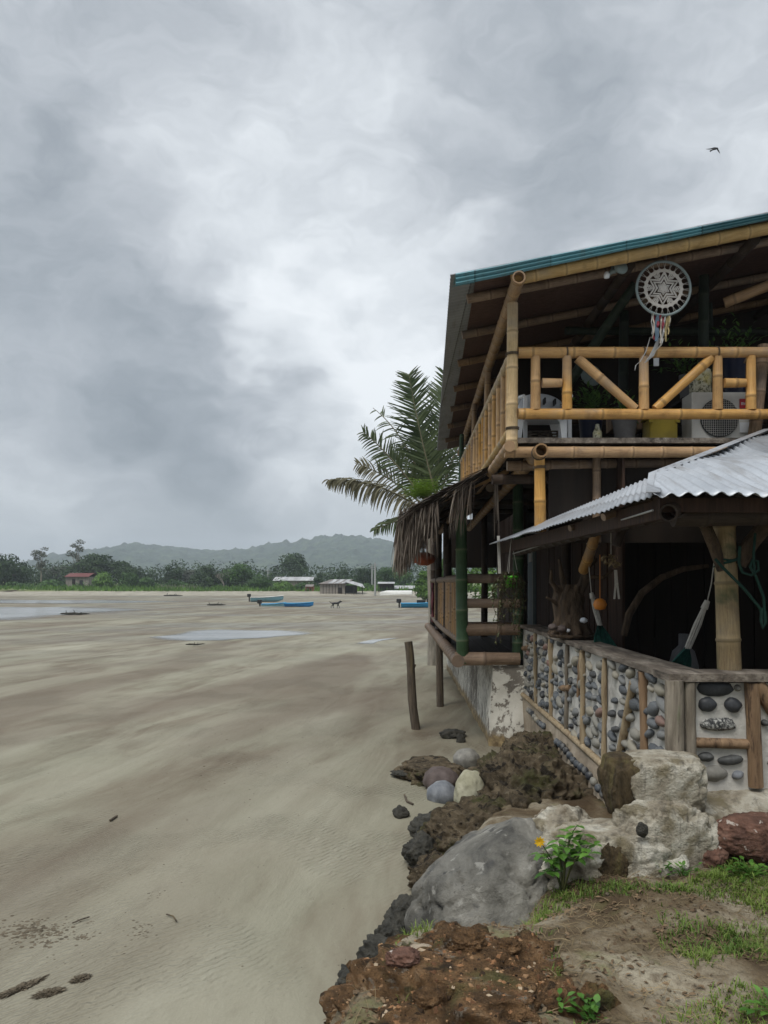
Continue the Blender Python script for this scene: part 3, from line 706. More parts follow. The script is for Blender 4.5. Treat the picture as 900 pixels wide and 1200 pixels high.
FT = [ # px, top, base, width, depth, material, kind, label
 (14, 650, 690, 58, 190, 'lf_dark', 'round', 'broad dark tree at the left edge of the far shore'),
 (48, 635, 689, 30, 205, 'lf_pale', 'sparse', 'tall thin tree with sparse tufted crown, left of two'),
 (90, 631, 690, 32, 205, 'lf_pale', 'sparse', 'tall thin tree with sparse tufted crown, right of two'),
 (70, 664, 690, 34, 215, 'lf_grey', 'round', 'greyish tree behind the two tall thin trees'),
 (112, 650, 691, 52, 196, 'lf_dark', 'round', 'big dark spreading tree right of the red roofed house'),
 (150, 658, 691, 46, 194, 'lf_dark', 'round', 'dark dome shaped tree beside the big spreading tree'),
 (122, 668, 693, 34, 180, 'lf_light', 'bush', 'bright green bush in front of the big spreading tree'),
 (150, 671, 693, 32, 181, 'lf_mid', 'bush', 'mid green bush right of the bright green bush'),
 (172, 672, 693, 26, 180, 'lf_mid', 'bush', 'low rounded bush where the dark trees end'),
 (204, 663, 691, 26, 196, 'lf_dark', 'round', 'small dark tree behind the pale stake fence'),
 (222, 668, 691, 26, 200, 'lf_grey', 'round', 'hazy small tree beside the pale stake fence'),
 (206, 679, 693, 36, 183, 'lf_mid', 'bush', 'wide green bush behind the pale stake fence'),
 (240, 662, 691, 34, 190, 'lf_dark', 'round', 'dark tree left of the pale bare tree'),
 (243, 676, 694, 22, 178, 'lf_dark', 'bush', 'near black bush left of the pale bare tree'),
 (283, 661, 691, 44, 188, 'lf_mid', 'round', 'full green tree right of the pale bare tree'),
 (262, 670, 692, 40, 192, 'lf_dark', 'round', 'shadowy tree behind the pale bare tree'),
 (306, 676, 694, 40, 178, 'lf_mid', 'bush', 'scrubby green bush behind the aqua boat'),
 (332, 682, 695, 34, 174, 'lf_light', 'bush', 'light green scrub in front of the long tin roof'),
 (355, 680, 695, 30, 174, 'lf_mid', 'bush', 'green scrub between long tin roof and hut'),
 (345, 649, 682, 48, 235, 'lf_dark', 'round', 'large lone round tree above the long tin roof'),
 (373, 672, 692, 14, 186, 'lf_dark', 'round', 'narrow dark tree at the left end of the hut'),
 (401, 669, 690, 18, 215, 'lf_dark', 'round', 'small round tree behind the hut roof'),
 (428, 666, 692, 30, 196, 'lf_dark', 'round', 'dark green tree left of the utility pole'),
 (452, 665, 693, 34, 192, 'lf_mid', 'round', 'mid green tree right of the utility pole'),
 (474, 668, 693, 30, 190, 'lf_mid', 'round', 'leafy tree above the upturned white boat'),
 (497, 670, 700, 26, 110, 'lf_light', 'bush', 'bright green bush beside the deck railing far end'),
 (520, 655, 700, 40, 95, 'lf_light', 'bush', 'tall bright shrub seen under the thatched awning'),
 (566, 640, 702, 56, 80, 'lf_light', 'bush', 'leafy green shrub seen through the deck posts'),
 (430, 684, 696, 22, 176, 'lf_mid', 'bush', 'low scrub at the foot of the utility pole'),
 (60, 680, 693, 50, 184, 'lf_mid', 'bush', 'long low bush left of the red roofed house'),
 (20, 682, 693, 40, 184, 'lf_mid', 'bush', 'low bush beneath the broad dark tree'),
]
for i, (px, tp, bs_, wd, d, mt, kd, lb) in enumerate(FT):
    far_tree(px, tp, bs_, wd, d, mt, lb, 'bush' if kd == 'bush' else 'tree', kd, 'trees and bushes along the far shore', 1100 if kd == 'sparse' else 2600, i, name='bush' if kd == 'bush' else 'tree')
# pale bare tree
def bare_tree():
    b = P(262, 693, 180); th_ = thing('bare_tree', 'pale leafless tree with forking branches on far shore', 'tree', b)
    mb = MB(); rs = random.Random(4)
    def br(p, d, L, r, k):
        q = p+d*L; mb.tube([p, p+d*L*.5+Vector((rs.uniform(-.1, .1), 0, .05))*L, q], [r, r*.8, r*.6], 5)
        if k:
            for _ in range(3): br(q, (d+Vector((rs.uniform(-.9, .9), rs.uniform(-.5, .5), rs.uniform(-.1, .6)))).normalized(), L*.68, r*.6, k-1)
    br(b-Vector((0, 0, .3)), Vector((.05, 0, 1)), 1.9, .2, 4); mb.build('trunk', M['palebark'], th_)
    leaf_cloud(MB(), [((b.x, b.y, b.z+4.5), (2.2, 1.5, 1.4))], 120, .3, 3).build('crown', M['lf_grey'], th_)
bare_tree()
# shore grass (uncountable)
mb = MB(); rs = random.Random(11)
for _ in range(9000):
    x = rs.uniform(-135, 40); y = shore_y(x)+rs.uniform(.6, 14)**1.0; z = .9+.05*(y-shore_y(x)); h = rs.uniform(.35, 1.2); a = rs.uniform(0, 3.14); wv = Vector((math.cos(a), math.sin(a), 0))*rs.uniform(.12, .3)
    p = Vector((x, y, z-.1)); q = p+Vector((rs.uniform(-.3, .3), rs.uniform(-.3, .3), h)); mb.add([p-wv, p+wv, q], [(0, 1, 2)])
tag(mb.build('shore_grass', M['lf_light']), kind='stuff')

def hut():
    d = 164; a = P(377, 697, d); b = P(430, 697, d); zt = lambda py: EYE+(CY-py)/F*d
    th_ = thing('hut', 'grey plank hut with patched rusty tin roof', 'hut', ((a.x+b.x)/2, d, a.z))
    x0, x1 = P(375, 0, d).x, P(404, 0, d).x; z0 = a.z-.4
    mb = MB(); mb.box(((x0+x1)/2, d+2.5, (z0+zt(684))/2), (x1-x0, 5, zt(684)-z0)); mb.build('wall', M['housewall'], th_)
    mb = MB()
    for i in range(1, 8): mb.box((lerp(x0, x1, i/8), d-.04, (z0+zt(684.5))/2), (.09, .06, zt(684.5)-z0-.1))
    mb.build('batten', M['darkwood'], th_)
    r = MB(); r.add([(x0-.4, d-.5, zt(684.2)), (x1+.6, d-.5, zt(684.2)), (x1+1.6, d+3.2, zt(679)), (x0+2.2, d+3.2, zt(679))], [(0, 1, 2, 3)])
    r.add([(x1+.6, d+6, zt(684)), (x0-.4, d+6, zt(684)), (x0+2.2, d+3.2, zt(679)), (x1+1.6, d+3.2, zt(679))], [(0, 1, 2, 3)])
    ro = solidify(r.build('roof', M['zincrust'], th_), .06)
    mb = MB()
    for k in (.32, .58, .84): xx = lerp(x0, x1, k); mb.add([(xx, d-.46, zt(684.0)+.06), (xx+1.0, d-.46, zt(684.0)+.06), (xx+2.2, d+3.0, zt(679.2)+.06), (xx+1.2, d+3.0, zt(679.2)+.06)], [(0, 1, 2, 3)])
    solidify(mb.build('patch_sheet', M['zincfar'], ro), .03)
    # open lean-to with its own pale sheet
    p = MB(); p.add([(x1-.2, d-1.2, zt(681.5)), (P(428, 0, d).x, d-1.4, zt(689)), (P(424, 0, d).x, d+3, zt(684.5)), (x1+.6, d+3, zt(679.6))], [(0, 1, 2, 3)])
    solidify(p.build('porch_sheet', M['zincfar'], th_), .06)
    for px in (405, 415, 418, 425): mb = MB(); mb.tube([(P(px, 0, d).x, d-1, z0), (P(px, 0, d).x, d-1, zt(687))], .09, 6); mb.build('post', M['darkwood'], th_)
    mb = MB(); mb.box((P(411, 0, d).x, d+2.6, (z0+zt(686))/2), (2.6, .2, zt(686)-z0)); mb.build('wall', M['darkwood'], th_)
    mb = MB(); mb.box((P(398.5, 0, d).x, d-.05, z0+1.0), (.9, .08, 2.0)); mb.build('door', M['darkwood'], th_)
hut()
def shed(name, label, px0, px1, pt, pe, pb, d, roof, wall, depth=5, cat='house', open_=False):
    x0, x1 = base_on(px0, d), base_on(px1, d); zt = lambda py: EYE+(CY-py)/F*d
    th_ = thing(name, label, cat, ((x0+x1)/2, d, zt(pb)))
    o = .03*(x1-x0)
    if open_:
        for k in (.04, .36, .68, .96): mb = MB(); mb.tube([(lerp(x0, x1, k), d+.3, zt(pb)-.5), (lerp(x0, x1, k), d+.3, zt(pe))], .09, 6); mb.build('post', M['darkwood'], th_)
        mb = MB(); mb.box(((x0+x1)/2, d+depth-.3, (zt(pb)+zt(pe))/2), (x1-x0-.4, .15, zt(pe)-zt(pb))); mb.build('wall', M[wall], th_)
    else:
        mb = MB(); mb.box(((x0+x1)/2, d+depth/2, (zt(pb)-.5+zt(pe))/2), (x1-x0, depth, zt(pe)-zt(pb)+.5)); mb.build('wall', M[wall], th_)
        wd = (x1-x0)
        mb = MB(); mb.box((x0+wd*.68, d-.03, zt(pb)+(zt(pe)-zt(pb))*.55), (wd*.16, .08, (zt(pe)-zt(pb))*.4)); mb.build('window', M['black'], th_)
        mb = MB(); mb.box((x0+wd*.35, d-.03, zt(pb)+(zt(pe)-zt(pb))*.42), (wd*.14, .08, (zt(pe)-zt(pb))*.84)); mb.build('door', M['darkwood'], th_)
    r = MB(); r.add([(x0-o, d-.5, zt(pe)), (x1+o, d-.5, zt(pe)), (x1+o, d+depth*.5, zt(pt)), (x0-o, d+depth*.5, zt(pt)), (x1+o, d+depth+.5, zt(pe)), (x0-o, d+depth+.5, zt(pe))], [(0, 1, 2, 3), (3, 2, 4, 5)])
    solidify(r.build('roof', M[roof], th_), .08)
shed('house', 'small pale house with a red roof among the trees', 77, 104, 671.5, 676, 692, 187, 'redroof', 'housewall', 6)
shed('long_shed', 'long low building with pale tin roof behind scrub', 321, 368, 676, 680.5, 694, 196, 'zincfar', 'housewall', 9)
shed('open_shelter', 'open shelter with thin pale roof near the utility pole', 443, 462, 682, 684, 697, 168, 'zincfar', 'boards', 4, 'shelter', True)
shed('roadside_stall', 'low tin roofed shelter behind the upturned white boat', 463, 493, 686.5, 690, 698, 172, 'zincfar', 'boards', 4, 'shelter', True)
shed('brick_shack', 'tiny orange brick shack left of the hut', 358, 367, 685, 687.5, 696, 171, 'zincrust', 'brick', 3, 'shack')
def upole(px, top, base, d, label):
    b = P(px, base, d); tz = P(px, top, d).z; th_ = thing('utility_pole', label, 'pole', b, 'utility poles on the far shore')
    MB().tube([b-Vector((0, 0, .3)), (b.x, d, tz)], [.24, .16], 8).build('shaft', M['pole'], th_)
    MB().box((b.x, d-.2, tz-.5), (1.3, .1, .12)).build('crossarm', M['pole'], th_)
upole(439.5, 659, 698, 160, 'tall pale utility pole right of the hut'); upole(436, 662, 697, 180, 'thinner utility pole just behind the tall pale one')
upole(314, 667, 694, 205, 'slim grey utility pole above the scrub by the long tin roof')
def stake_fence():
    d = 176; th_ = thing('stake_fence', 'pale stake fence in front of the far bushes', 'fence', P(212, 695, d)); rs = random.Random(3); mb = MB()
    for i in range(46):
        px = 184+i*1.05; q = P(px, 694.5, d); h = rs.uniform(1.2, 2.0); mb.tube([q-Vector((0, 0, .3)), q+Vector((rs.uniform(-.1, .1), 0, h))], .045, 5)
    mb.build('stakes', M['palebark'], th_)
    mb = MB(); mb.tube([P(184, 691.3, d-.08), P(232, 691.3, d-.08)], .035, 5); mb.build('wire_rail', M['trunk'], th_)
stake_fence()
# low undergrowth along the shore: one continuous mass
mb = MB(); rs = random.Random(41); bl = []
for i in range(120):
    px = rs.uniform(-60, 520); d = rs.uniform(178, 200); x = base_on(px, d); h = rs.uniform(.8, 3.0)*(1.2 if d > 188 else .8); zb = EYE+(CY-692.5)/F*d
    bl.append(((x, d, zb+h*.45), (rs.uniform(1.2, 3.2), 1.5, h*.6)))
leaf_cloud(mb, bl, 11000, .42, 3); tag(mb.build('undergrowth', M['lf_mid']), kind='stuff')
mb = MB(); bl = []
for i in range(130):
    d = rs.uniform(200, 240); x = base_on(rs.uniform(-80, 540), d); h = rs.uniform(4.0, 8.5)
    bl.append(((x, d, 1.6+h*.45), (rs.uniform(2, 4.2), 2.5, h*.55)))
leaf_cloud(mb, bl, 24000, .55, 5); tag(mb.build('distant_scrub', M['lf_dark']), kind='stuff')

# boats --------------------------------------------------------------
def boat(label, loc, L, W, H, yaw, hull, rim, motor=True, roll=0., extra=None, benches=3, flip=False):
    th_ = thing('boat', label, 'boat', (0, 0, 0), 'boats on the far beach'); N = 16
    def sect(t, ins=0.):
        hw = W*.5*(1-max(0, (t-.35)/.65)**2.4)*(.86+.14*min(1, t*4))-ins; hw = max(hw, .02)
        kz = .0+.55*H*max(0, (t-.72)/.28)**2+ins; sz = H*(1+.55*max(0, t-.25)**1.6)
        x = (t-.5)*L+(.0 if t < .99 else 0)
        return [(x, -hw, sz), (x, -hw*.88, kz+(sz-kz)*.42), (x, -hw*.55, kz+.04), (x, 0, kz), (x, hw*.55, kz+.04), (x, hw*.88, kz+(sz-kz)*.42), (x, hw, sz)]
    o = []; q = []
    for i in range(N+1): o += sect(i/N); q += sect(i/N, .06)
    fs = [(i*7+j, i*7+j+1, (i+1)*7+j+1, (i+1)*7+j) for i in range(N) for j in range(6)]
    mb = MB(); mb.add(o, fs, smooth=True); mb.add([o[j] for j in range(7)], [tuple(range(7))]); h = mb.build('hull', M[hull], th_, False)
    mb = MB(); mb.add(q, [f[::-1] for f in fs], smooth=True); mb.add([q[j] for j in range(7)], [tuple(range(7))[::-1]]); mb.build('inside', M['hullgrey'], th_, False)
    mb = MB()
    for s_ in (0, 6): mb.tube([Vector(o[i*7+s_])+Vector((0, 0, .01)) for i in range(N+1)], .055, 6)
    mb.tube([o[0], o[6]], .05, 6); mb.build('gunwale', M[rim], th_, False)
    for k in range(benches):
        t_ = .2+.24*k; s1 = sect(t_, .07); MB().box((s1[0][0], 0, s1[0][2]-.16), (.28, abs(s1[0][1])*1.9, .05)).build('bench', M[rim], th_, False)
    if motor:
        mo = MB(); mo.box((-L/2-.22, 0, H+.28), (.5, .34, .42), None, .08); mo.build('outboard_motor', M['black'], th_, False)
        mo = MB(); mo.box((-L/2-.18, 0, H-.2), (.16, .12, .8)); mo.build('motor_leg', M['black'], th_, False)
    if extra:
        for (c, sz) in extra: MB().box(c, sz, None, .05).build('cargo', M['black'], th_, False)
    th_.location = loc; th_.rotation_euler = (math.pi if flip else roll, 0, yaw)
    return th_
b = P(313, 705.2, 0+EYE*F/(705.2-CY)); boat('aqua and white open boat with dark motor at its stern', (b.x, b.y, .0), 4.5, 1.4, .62, .12, 'lighthull', 'whitehull')
b = P(352, 711, EYE*F/(711-CY)); boat('vivid blue open boat with raised bow on the sand', (b.x-.1, b.y, -.05), 3.2, 1.15, .40, -.25, 'bluehull', 'cyanhull', False)
b = P(320, 710.5, EYE*F/(710.5-CY)); boat('low aqua dinghy behind the vivid blue boat', (b.x+.1, b.y, -.2), 2.7, 1.0, .44, .1, 'lighthull', 'cyanhull', True, benches=2)
b = P(489, 712, EYE*F/(712-CY)); boat('bright blue boat loaded with dark gear by the deck', (b.x+.5, b.y, -.05), 4.4, 1.4, .48, .03, 'cyanhull', 'cyanhull', True, extra=[((-.1, 0, .62), (.9, .5, .45)), ((.7, .1, .7), (.4, .4, .6))])
b = P(464, 700.5, 152); boat('white boat lying upturned near the shelters', (b.x, 150, 1.2), 6.6, 1.7, .75, math.pi-.1, 'whitehull', 'whitehull', False, flip=True)

# driftwood on the tidal flat
def drift(label, px, py, L, seed):
    g_ = gp(px, py); rs = random.Random(seed); mb = MB(); k = L/2
    pts = [Vector((g_[0]+(i/6-.5)*L, g_[1]+rs.uniform(-.2, .2), .08+rs.uniform(0, .06)*L*.2)) for i in range(7)]
    mb.tube(pts, [.05*k, .08*k, .10*k, .09*k, .08*k, .06*k, .02*k], 7)
    for i in (1, 3, 4): mb.tube([pts[i], pts[i]+Vector((rs.uniform(-.3, .3), 0, rs.uniform(.12, .3)))*k], [.05*k, .015*k], 5)
    tag(mb.build('driftwood', M['darkrock']), label, 'driftwood', 'driftwood on the tidal flat')
drift('dark driftwood log at the edge of the left channel', 88, 720.5, 2.2, 1)
drift('branching driftwood stranded below the stake fence', 203, 698.5, 4., 2)
drift('small dark driftwood in front of the wide puddle', 229, 757.5, .7, 3)
drift('thin driftwood far left of the aqua boat', 254, 709.5, 2.2, 4)

# dog: one continuous skinned body ------------------------------------
def skin_body(name, V, E, R, mat, label, cat, loc, rotz=0., scale=1., root=0):
    me = bpy.data.meshes.new(name); me.from_pydata(V, E, []); o = link(name, me, M[mat]); 
    md = o.modifiers.new('skin', 'SKIN'); md.use_smooth_shade = True
    for sv, r in zip(me.skin_vertices[0].data, R): sv.radius = (r, r)
    me.skin_vertices[0].data[root].use_root = True
    o.modifiers.new('sub', 'SUBSURF').levels = 2; o.modifiers['sub'].render_levels = 2
    o.location = loc; o.rotation_euler = (0, 0, rotz); o.scale = (scale,)*3
    return tag(o, label, cat)
def dog():
    V = [(-.30, 0, .50), (-.05, 0, .50), (.22, 0, .50), (.36, 0, .60), (.46, 0, .70), (.60, 0, .67), (.68, 0, .65), (-.42, 0, .52), (-.56, 0, .60), (-.68, 0, .72)]
    E = [(0, 1), (1, 2), (2, 3), (3, 4), (4, 5), (5, 6), (0, 7), (7, 8), (8, 9)]
    R = [.11, .11, .14, .09, .085, .05, .035, .05, .025, .018]
    def legs(root, x, ys, kind, sw):
        for y, s_ in zip(ys, sw):
            n = len(V)
            if kind == 'h': V.extend([(x+.02, y, .42), (x+.06+s_*.5, y, .31), (x-.08+s_, y, .18), (x-.04+s_*1.2, y, .03), (x+.02+s_*1.2, y, .015)]); R.extend([.08, .055, .032, .026, .028])
            else: V.extend([(x, y, .40), (x-.02+s_*.5, y, .28), (x+s_, y, .16), (x+s_*1.1, y, .03), (x+.05+s_*1.1, y, .015)]); R.extend([.065, .045, .032, .026, .028])
            E.append((root, n)); E.extend([(n+k, n+k+1) for k in range(4)])
    legs(0, -.32, (-.08, .08), 'h', (.10, -.10)); legs(2, .24, (-.08, .08), 'f', (-.09, .12))
    for y in (-.05, .05):
        n = len(V); V.append((.43, y, .79)); R.append(.022); E.append((4, n))
    g_ = gp(393.5, 712.6); skin_body('dog', V, E, R, 'black', 'black dog walking across the far sand', 'dog', (g_[0], g_[1], 0), .1, .98, 1)
dog()
def bird():
    d = 24.; p = P(837.5, 174.5, d)
    V = [(0, 0, 0), (.06, .02, .02), (.13, .03, .03), (-.10, -.02, -.05), (-.17, -.03, -.10)]
    E = [(0, 1), (1, 2), (0, 3), (3, 4)]; R = [.032, .034, .018, .022, .03]
    o = skin_body('bird', V, E, R, 'black', 'small dark bird flying high in the sky above the roof', 'bird', p, 0, 1)
    mb = MB()
    for pts in ([(.05, 0, .03), (-.04, 0, .03), (-.14, 0, .0), (-.27, 0, -.005)], [(.07, .0, .04), (.10, 0, -.02), (.14, 0, -.08), (.17, 0, -.15)]):
        pts = [Vector(q) for q in pts]
        for th_ in (0, .008): mb.strip([q+Vector((0, th_, 0)) for q in pts], [.05, .05, .038, .008], Vector((.5, 0, .85)).normalized())
    w_ = mb.build('wing', M['black'], o, False)
bird()

# ================================================================== BAMBOO HOUSE
HX, HY = 1.32, 8.55          # balcony corner
ZF, ZR = 4.08, 5.08          # balcony floor / top rail
house = thing('bamboo_house', 'two storey bamboo house with teal edged roof and open balcony', 'house', (5, 13, .8))
RS = .197                    # roof slope
def rz(x): return 5.70+RS*(x-.57)
EL = [(.57, 8.1), (1.0, 19.2)]       # eave line
def roof():
    mb = MB(); nu = 0
    # corrugations run up the slope; sheet laid along the eave
    ev = Vector((EL[1][0]-EL[0][0], EL[1][1]-EL[0][1], (EL[1][0]-EL[0][0])*RS)); le = ev.length; ev.normalize()
    up = Vector((1, 0, RS)).normalized()
    corrugated(mb, (EL[0][0], EL[0][1], rz(EL[0][0])+.10), ev, up, le, 11.2, .10, .014, nv=8)
    r = solidify(mb.build('roof', M['zincgrey'], house), .004)
    # teal flashing folded over the front edge
    mb = MB(); x0, x1 = .62, 11.2
    prof = [(8.02, -.085), (8.0, -.07), (8.02, -.05), (8.0, -.03), (8.02, -.01), (8.0, .01), (8.02, .025), (8.05, .032), (8.5, .06)]
    V = []
    for i in range(24):
        x = lerp(x0, x1, i/23); k = lerp(1.2, .55, min(1, i/9))
        for (y, dz) in prof: V.append((x, y, rz(x)+.03+dz*k+.008*NZ.noise(Vector((x*1.5, 0, 0)))))
    n = len(prof); mb.add(V, [(i*n+j, (i+1)*n+j, (i+1)*n+j+1, i*n+j+1) for i in range(23) for j in range(n-1)])
    solidify(mb.build('flashing', M['teal'], r), .004)
    # cane ceiling under the sheet
    mb = MB(); V = []; nx, ny = 40, 40; a = .95
    for j in range(ny+1):
        y = lerp(8.18, 19.0, j/ny); xl = lerp(.86, 1.25, j/ny)
        for i in range(nx+1): x = lerp(xl, 11, i/nx); V.append((x, y, rz(x)+.055+.012*NZ.noise(Vector((x*2, y*2, 0)))))
    mb.add(V, [(j*(nx+1)+i, (j+1)*(nx+1)+i, (j+1)*(nx+1)+i+1, j*(nx+1)+i+1) for j in range(ny) for i in range(nx)])
    solidify(mb.build('ceiling_mat', M['mat'], r), .02)
    # front verge pole, rafters up the slope, purlins along the house
    bpole((1.25, 8.14, rz(1.25)-.075), (11, 8.14, rz(11)-.075), .068, bend=.0015).build('verge_pole', M['bam_p'], r)
    for k, y in enumerate([8.62, 9.9, 11.2, 12.7, 14.2, 15.8, 17.4]):
        bpole((lerp(.8, 1.1, k/6), y, rz(lerp(.8, 1.1, k/6))-.02), (10.8, y, rz(10.8)-.02), .05, bend=.002).build('rafter', M['bam_b'], r)
    bpole((HX-.02, 7.98, rz(HX)-.13), (HX+.25, 19., rz(HX)-.10), .068, hollow=(0,), bend=.001).build('purlin', M['bam_o'], r)
    for x in (2.6, 4.0, 5.6, 7.2): bpole((x, 8.3, rz(x)-.11), (x+.2, 18.8, rz(x)-.11), .055).build('purlin', M['bam_d'], r)
    return r
roof()
# posts -------------------------------------------------------------
pole('post', (HX-.01, HY, ZF-.14), (HX+.0, HY, rz(HX)-.20), .066, 'bam_p', house, node=.42, bend=.001)
def lashing(c, ax, r, parent, n=3, mat='stump'):
    c = Vector(c); ax = Vector(ax).normalized(); u = ax.orthogonal().normalized(); v = ax.cross(u)
    pts = [c+ax*(i/14*.011-.017)+(u*math.cos(i*.449)+v*math.sin(i*.449))*(r*1.09+.003) for i in range(14*n+1)]
    return MB().tube(pts, .0045, 5).build('lashing', M[mat], parent)
for z_ in (ZR-.02, ZF+.12, 5.75): lashing((HX-.005, HY, z_), (0, 0, 1), .066, house)
lashing((1.618, 8.48, 3.74), (0, 0, 1), .064, house); lashing((1.60, 8.42, 3.90), (0, 1, -.02), .075, house)
for y in (11.4, 13.4, 16.1): pole('post', (HX+.02, y, ZF-.1), (HX+.06, y, rz(HX)-.18), .05, 'bam_o' if y < 14 else 'bam_g', house)
pole('post', (1.63, 8.5, 3.0), (1.615, 8.48, 3.84), .064, 'bam_y', house, node=.5, bend=.001)
pole('post', (1.79, 11.1, 1.3), (1.79, 11.1, 3.98), .082, 'bam_g', house, node=.42)
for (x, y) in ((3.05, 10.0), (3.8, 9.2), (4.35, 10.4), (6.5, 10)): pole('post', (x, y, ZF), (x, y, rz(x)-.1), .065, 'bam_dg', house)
for (x, y) in ((2.5, 11), (2.45, 14.5), (1.85, 16.)): pole('post', (x, y, 1.2), (x, y, 4.0), .07, 'bam_d', house)
# balcony ---------------------------------------------------------------
fl = MB().box((6.3, 12.6, ZF-.035), (10.0, 8.1, .05)).build('balcony_floor', M['darkwood'], house)
MB().box((6.3, HY-.02, ZF-.02), (10.02, .03, .06)).build('edge_board', M['capwood'], fl)
# front bearers, stacked and stepped back
bpole((HX-.09, HY+.02, ZF-.145), (9, HY+.02, ZF-.145), .062).build('bearer', M['bam_o'], house)
bpole((HX-.02, HY+.32, ZF-.26), (9, HY+.32, ZF-.26), .058).build('bearer', M['bam_b'], house)
bpole((HX-.16, HY+.62, ZF-.38), (9, HY+.62, ZF-.38), .058, hollow=(0,)).build('bearer', M['bam_d'], house)
pole('ledger', (1.60, 8.28, 3.905), (1.66, 17.4, 3.72), .075, 'bam_o', house, hollow=(0,), bend=.001)
for y in (10.6, 12.2, 13.8, 15.6): bpole((1.2, y, ZF-.13), (9, y, ZF-.13), .05).build('joist', M['bam_d'], house)
pole('bearer', (HX-.05, HY-.1, ZF-.1), (HX+.06, 16.4, ZF-.1), .06, 'bam_o', house)
for px in (664.5, 754.5, 841): lashing(((px-CX)/F*HY, HY, ZR), (1, 0, 0), .06, house, 2)
fr = link('balcony_railing', bpole((HX+.06, HY, ZR), (6.4, HY, ZR), .060, node=.47, bend=.0008).mesh('balcony_railing'), M['bam_y'], house)
zb = EYE+(CY-485)/F*HY
def bx(px): return (px-CX)/F*HY
bpole((HX+.06, HY, zb), (6.4, HY, zb), .059, node=.45, bend=.0008).build('bottom_rail', M['bam_y'], fr)
for px in (627.5, 664.5, 754.5, 841, 880, 1018, 1056): bpole((bx(px), HY, zb+.045), (bx(px), HY, ZR-.045), .056, node=.5, bend=.001).build('baluster', M['bam_y'], fr)
for a, b in ((630, 663), (843, 878), (1020, 1055)): z_ = EYE+(CY-449)/F*HY; bpole((bx(a)+.05, HY-.008, z_), (bx(b)-.05, HY-.008, z_), .052, node=.6, bend=.001).build('short_rail', M['bam_y'], fr)
for a, b in ((677, 745), (834, 768)): bpole((bx(a), HY+.012, ZR-.06), (bx(b), HY+.012, zb+.06), .053, node=.62, bend=.001).build('brace', M['bam_y'], fr)
sr = link('balcony_railing', bpole((HX, HY+.05, ZR-.02), (HX+.06, 16.3, ZR-.02), .056, bend=.0008).mesh('side_railing'), M['bam_p'], house)
bpole((HX-.01, HY+.05, ZF+.10), (HX+.05, 16.3, ZF+.10), .056, bend=.0008).build('bottom_rail', M['bam_p'], sr)
y = HY+.3
while y < 16.2:
    bpole((HX+.006*(y-HY), y, ZF+.14), (HX+.006*(y-HY), y, ZR-.06), .042, node=.5, bend=.004).build('baluster', M['bam_y'], sr); y += .46
# bamboo at the right of the balcony
pole('brace', (4.05, 9.2, 5.9), (5.6, 8.5, 6.35), .062, 'bam_o', house, node=.5)
pole('brace', (4.2, 8.75, ZF), (4.32, 8.75, ZR+.15), .07, 'bam_b', house); pole('brace', (4.45, 8.85, ZR-.1), (4.16, 8.85, ZR+.02), .06, 'bam_b', house)
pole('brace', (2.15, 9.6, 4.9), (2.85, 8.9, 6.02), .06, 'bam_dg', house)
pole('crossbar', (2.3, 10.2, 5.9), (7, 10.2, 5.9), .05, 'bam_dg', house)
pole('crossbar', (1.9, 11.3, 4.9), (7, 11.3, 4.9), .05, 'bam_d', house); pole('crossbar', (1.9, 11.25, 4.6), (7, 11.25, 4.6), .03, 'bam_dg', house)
# walls of the dark interior
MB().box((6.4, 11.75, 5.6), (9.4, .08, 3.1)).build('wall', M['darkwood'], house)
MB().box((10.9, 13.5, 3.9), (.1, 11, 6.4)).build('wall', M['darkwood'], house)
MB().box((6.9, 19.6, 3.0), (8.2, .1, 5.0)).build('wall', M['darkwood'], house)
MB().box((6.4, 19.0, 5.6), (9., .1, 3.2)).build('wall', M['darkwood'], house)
lw = MB()
for i in range(52):
    y0 = 8.6+i*.211
    if 13.9 < y0 < 15.1: continue
    lw.box((2.62+U(-.012, .012), y0+.1, 2.35), (.03, .2, 3.3))
lw.build('plank_wall', M['boards'], house)
dr = MB().box((2.60, 14.52, 2.15), (.05, 1.0, 2.1), None, .008).build('door', M['doorblue'], house)
MB().box((2.57, 14.05, 2.2), (.05, .08, 2.2)).build('door_frame', M['lamp'], dr)
MB().box((2.565, 14.4, 2.95), (.02, .3, .22)).build('door_window', M['acwhite'], dr)
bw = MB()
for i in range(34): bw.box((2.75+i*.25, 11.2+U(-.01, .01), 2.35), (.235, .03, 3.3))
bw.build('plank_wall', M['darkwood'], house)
MB().box((1.95, 19.9, 3.5), (1.5, .08, 1.3)).build('wall', M['darkwood'], house)
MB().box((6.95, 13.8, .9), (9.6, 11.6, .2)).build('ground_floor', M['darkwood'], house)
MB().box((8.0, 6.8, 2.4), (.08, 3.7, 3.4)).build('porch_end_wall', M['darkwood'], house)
MB().box((5.0, 6.9, .72), (6.0, 3.5, .12)).build('porch_floor', M['darkwood'], house)
# gable boards below the balcony beside the yellow post
MB().box((3.6, 8.86, 3.35), (3.6, .04, .9)).build('fascia', M['darkwood'], house)
bpole((2.35, 8.78, 2.9), (2.35, 8.78, 3.95), .05).build('post', M['bam_b'], house)

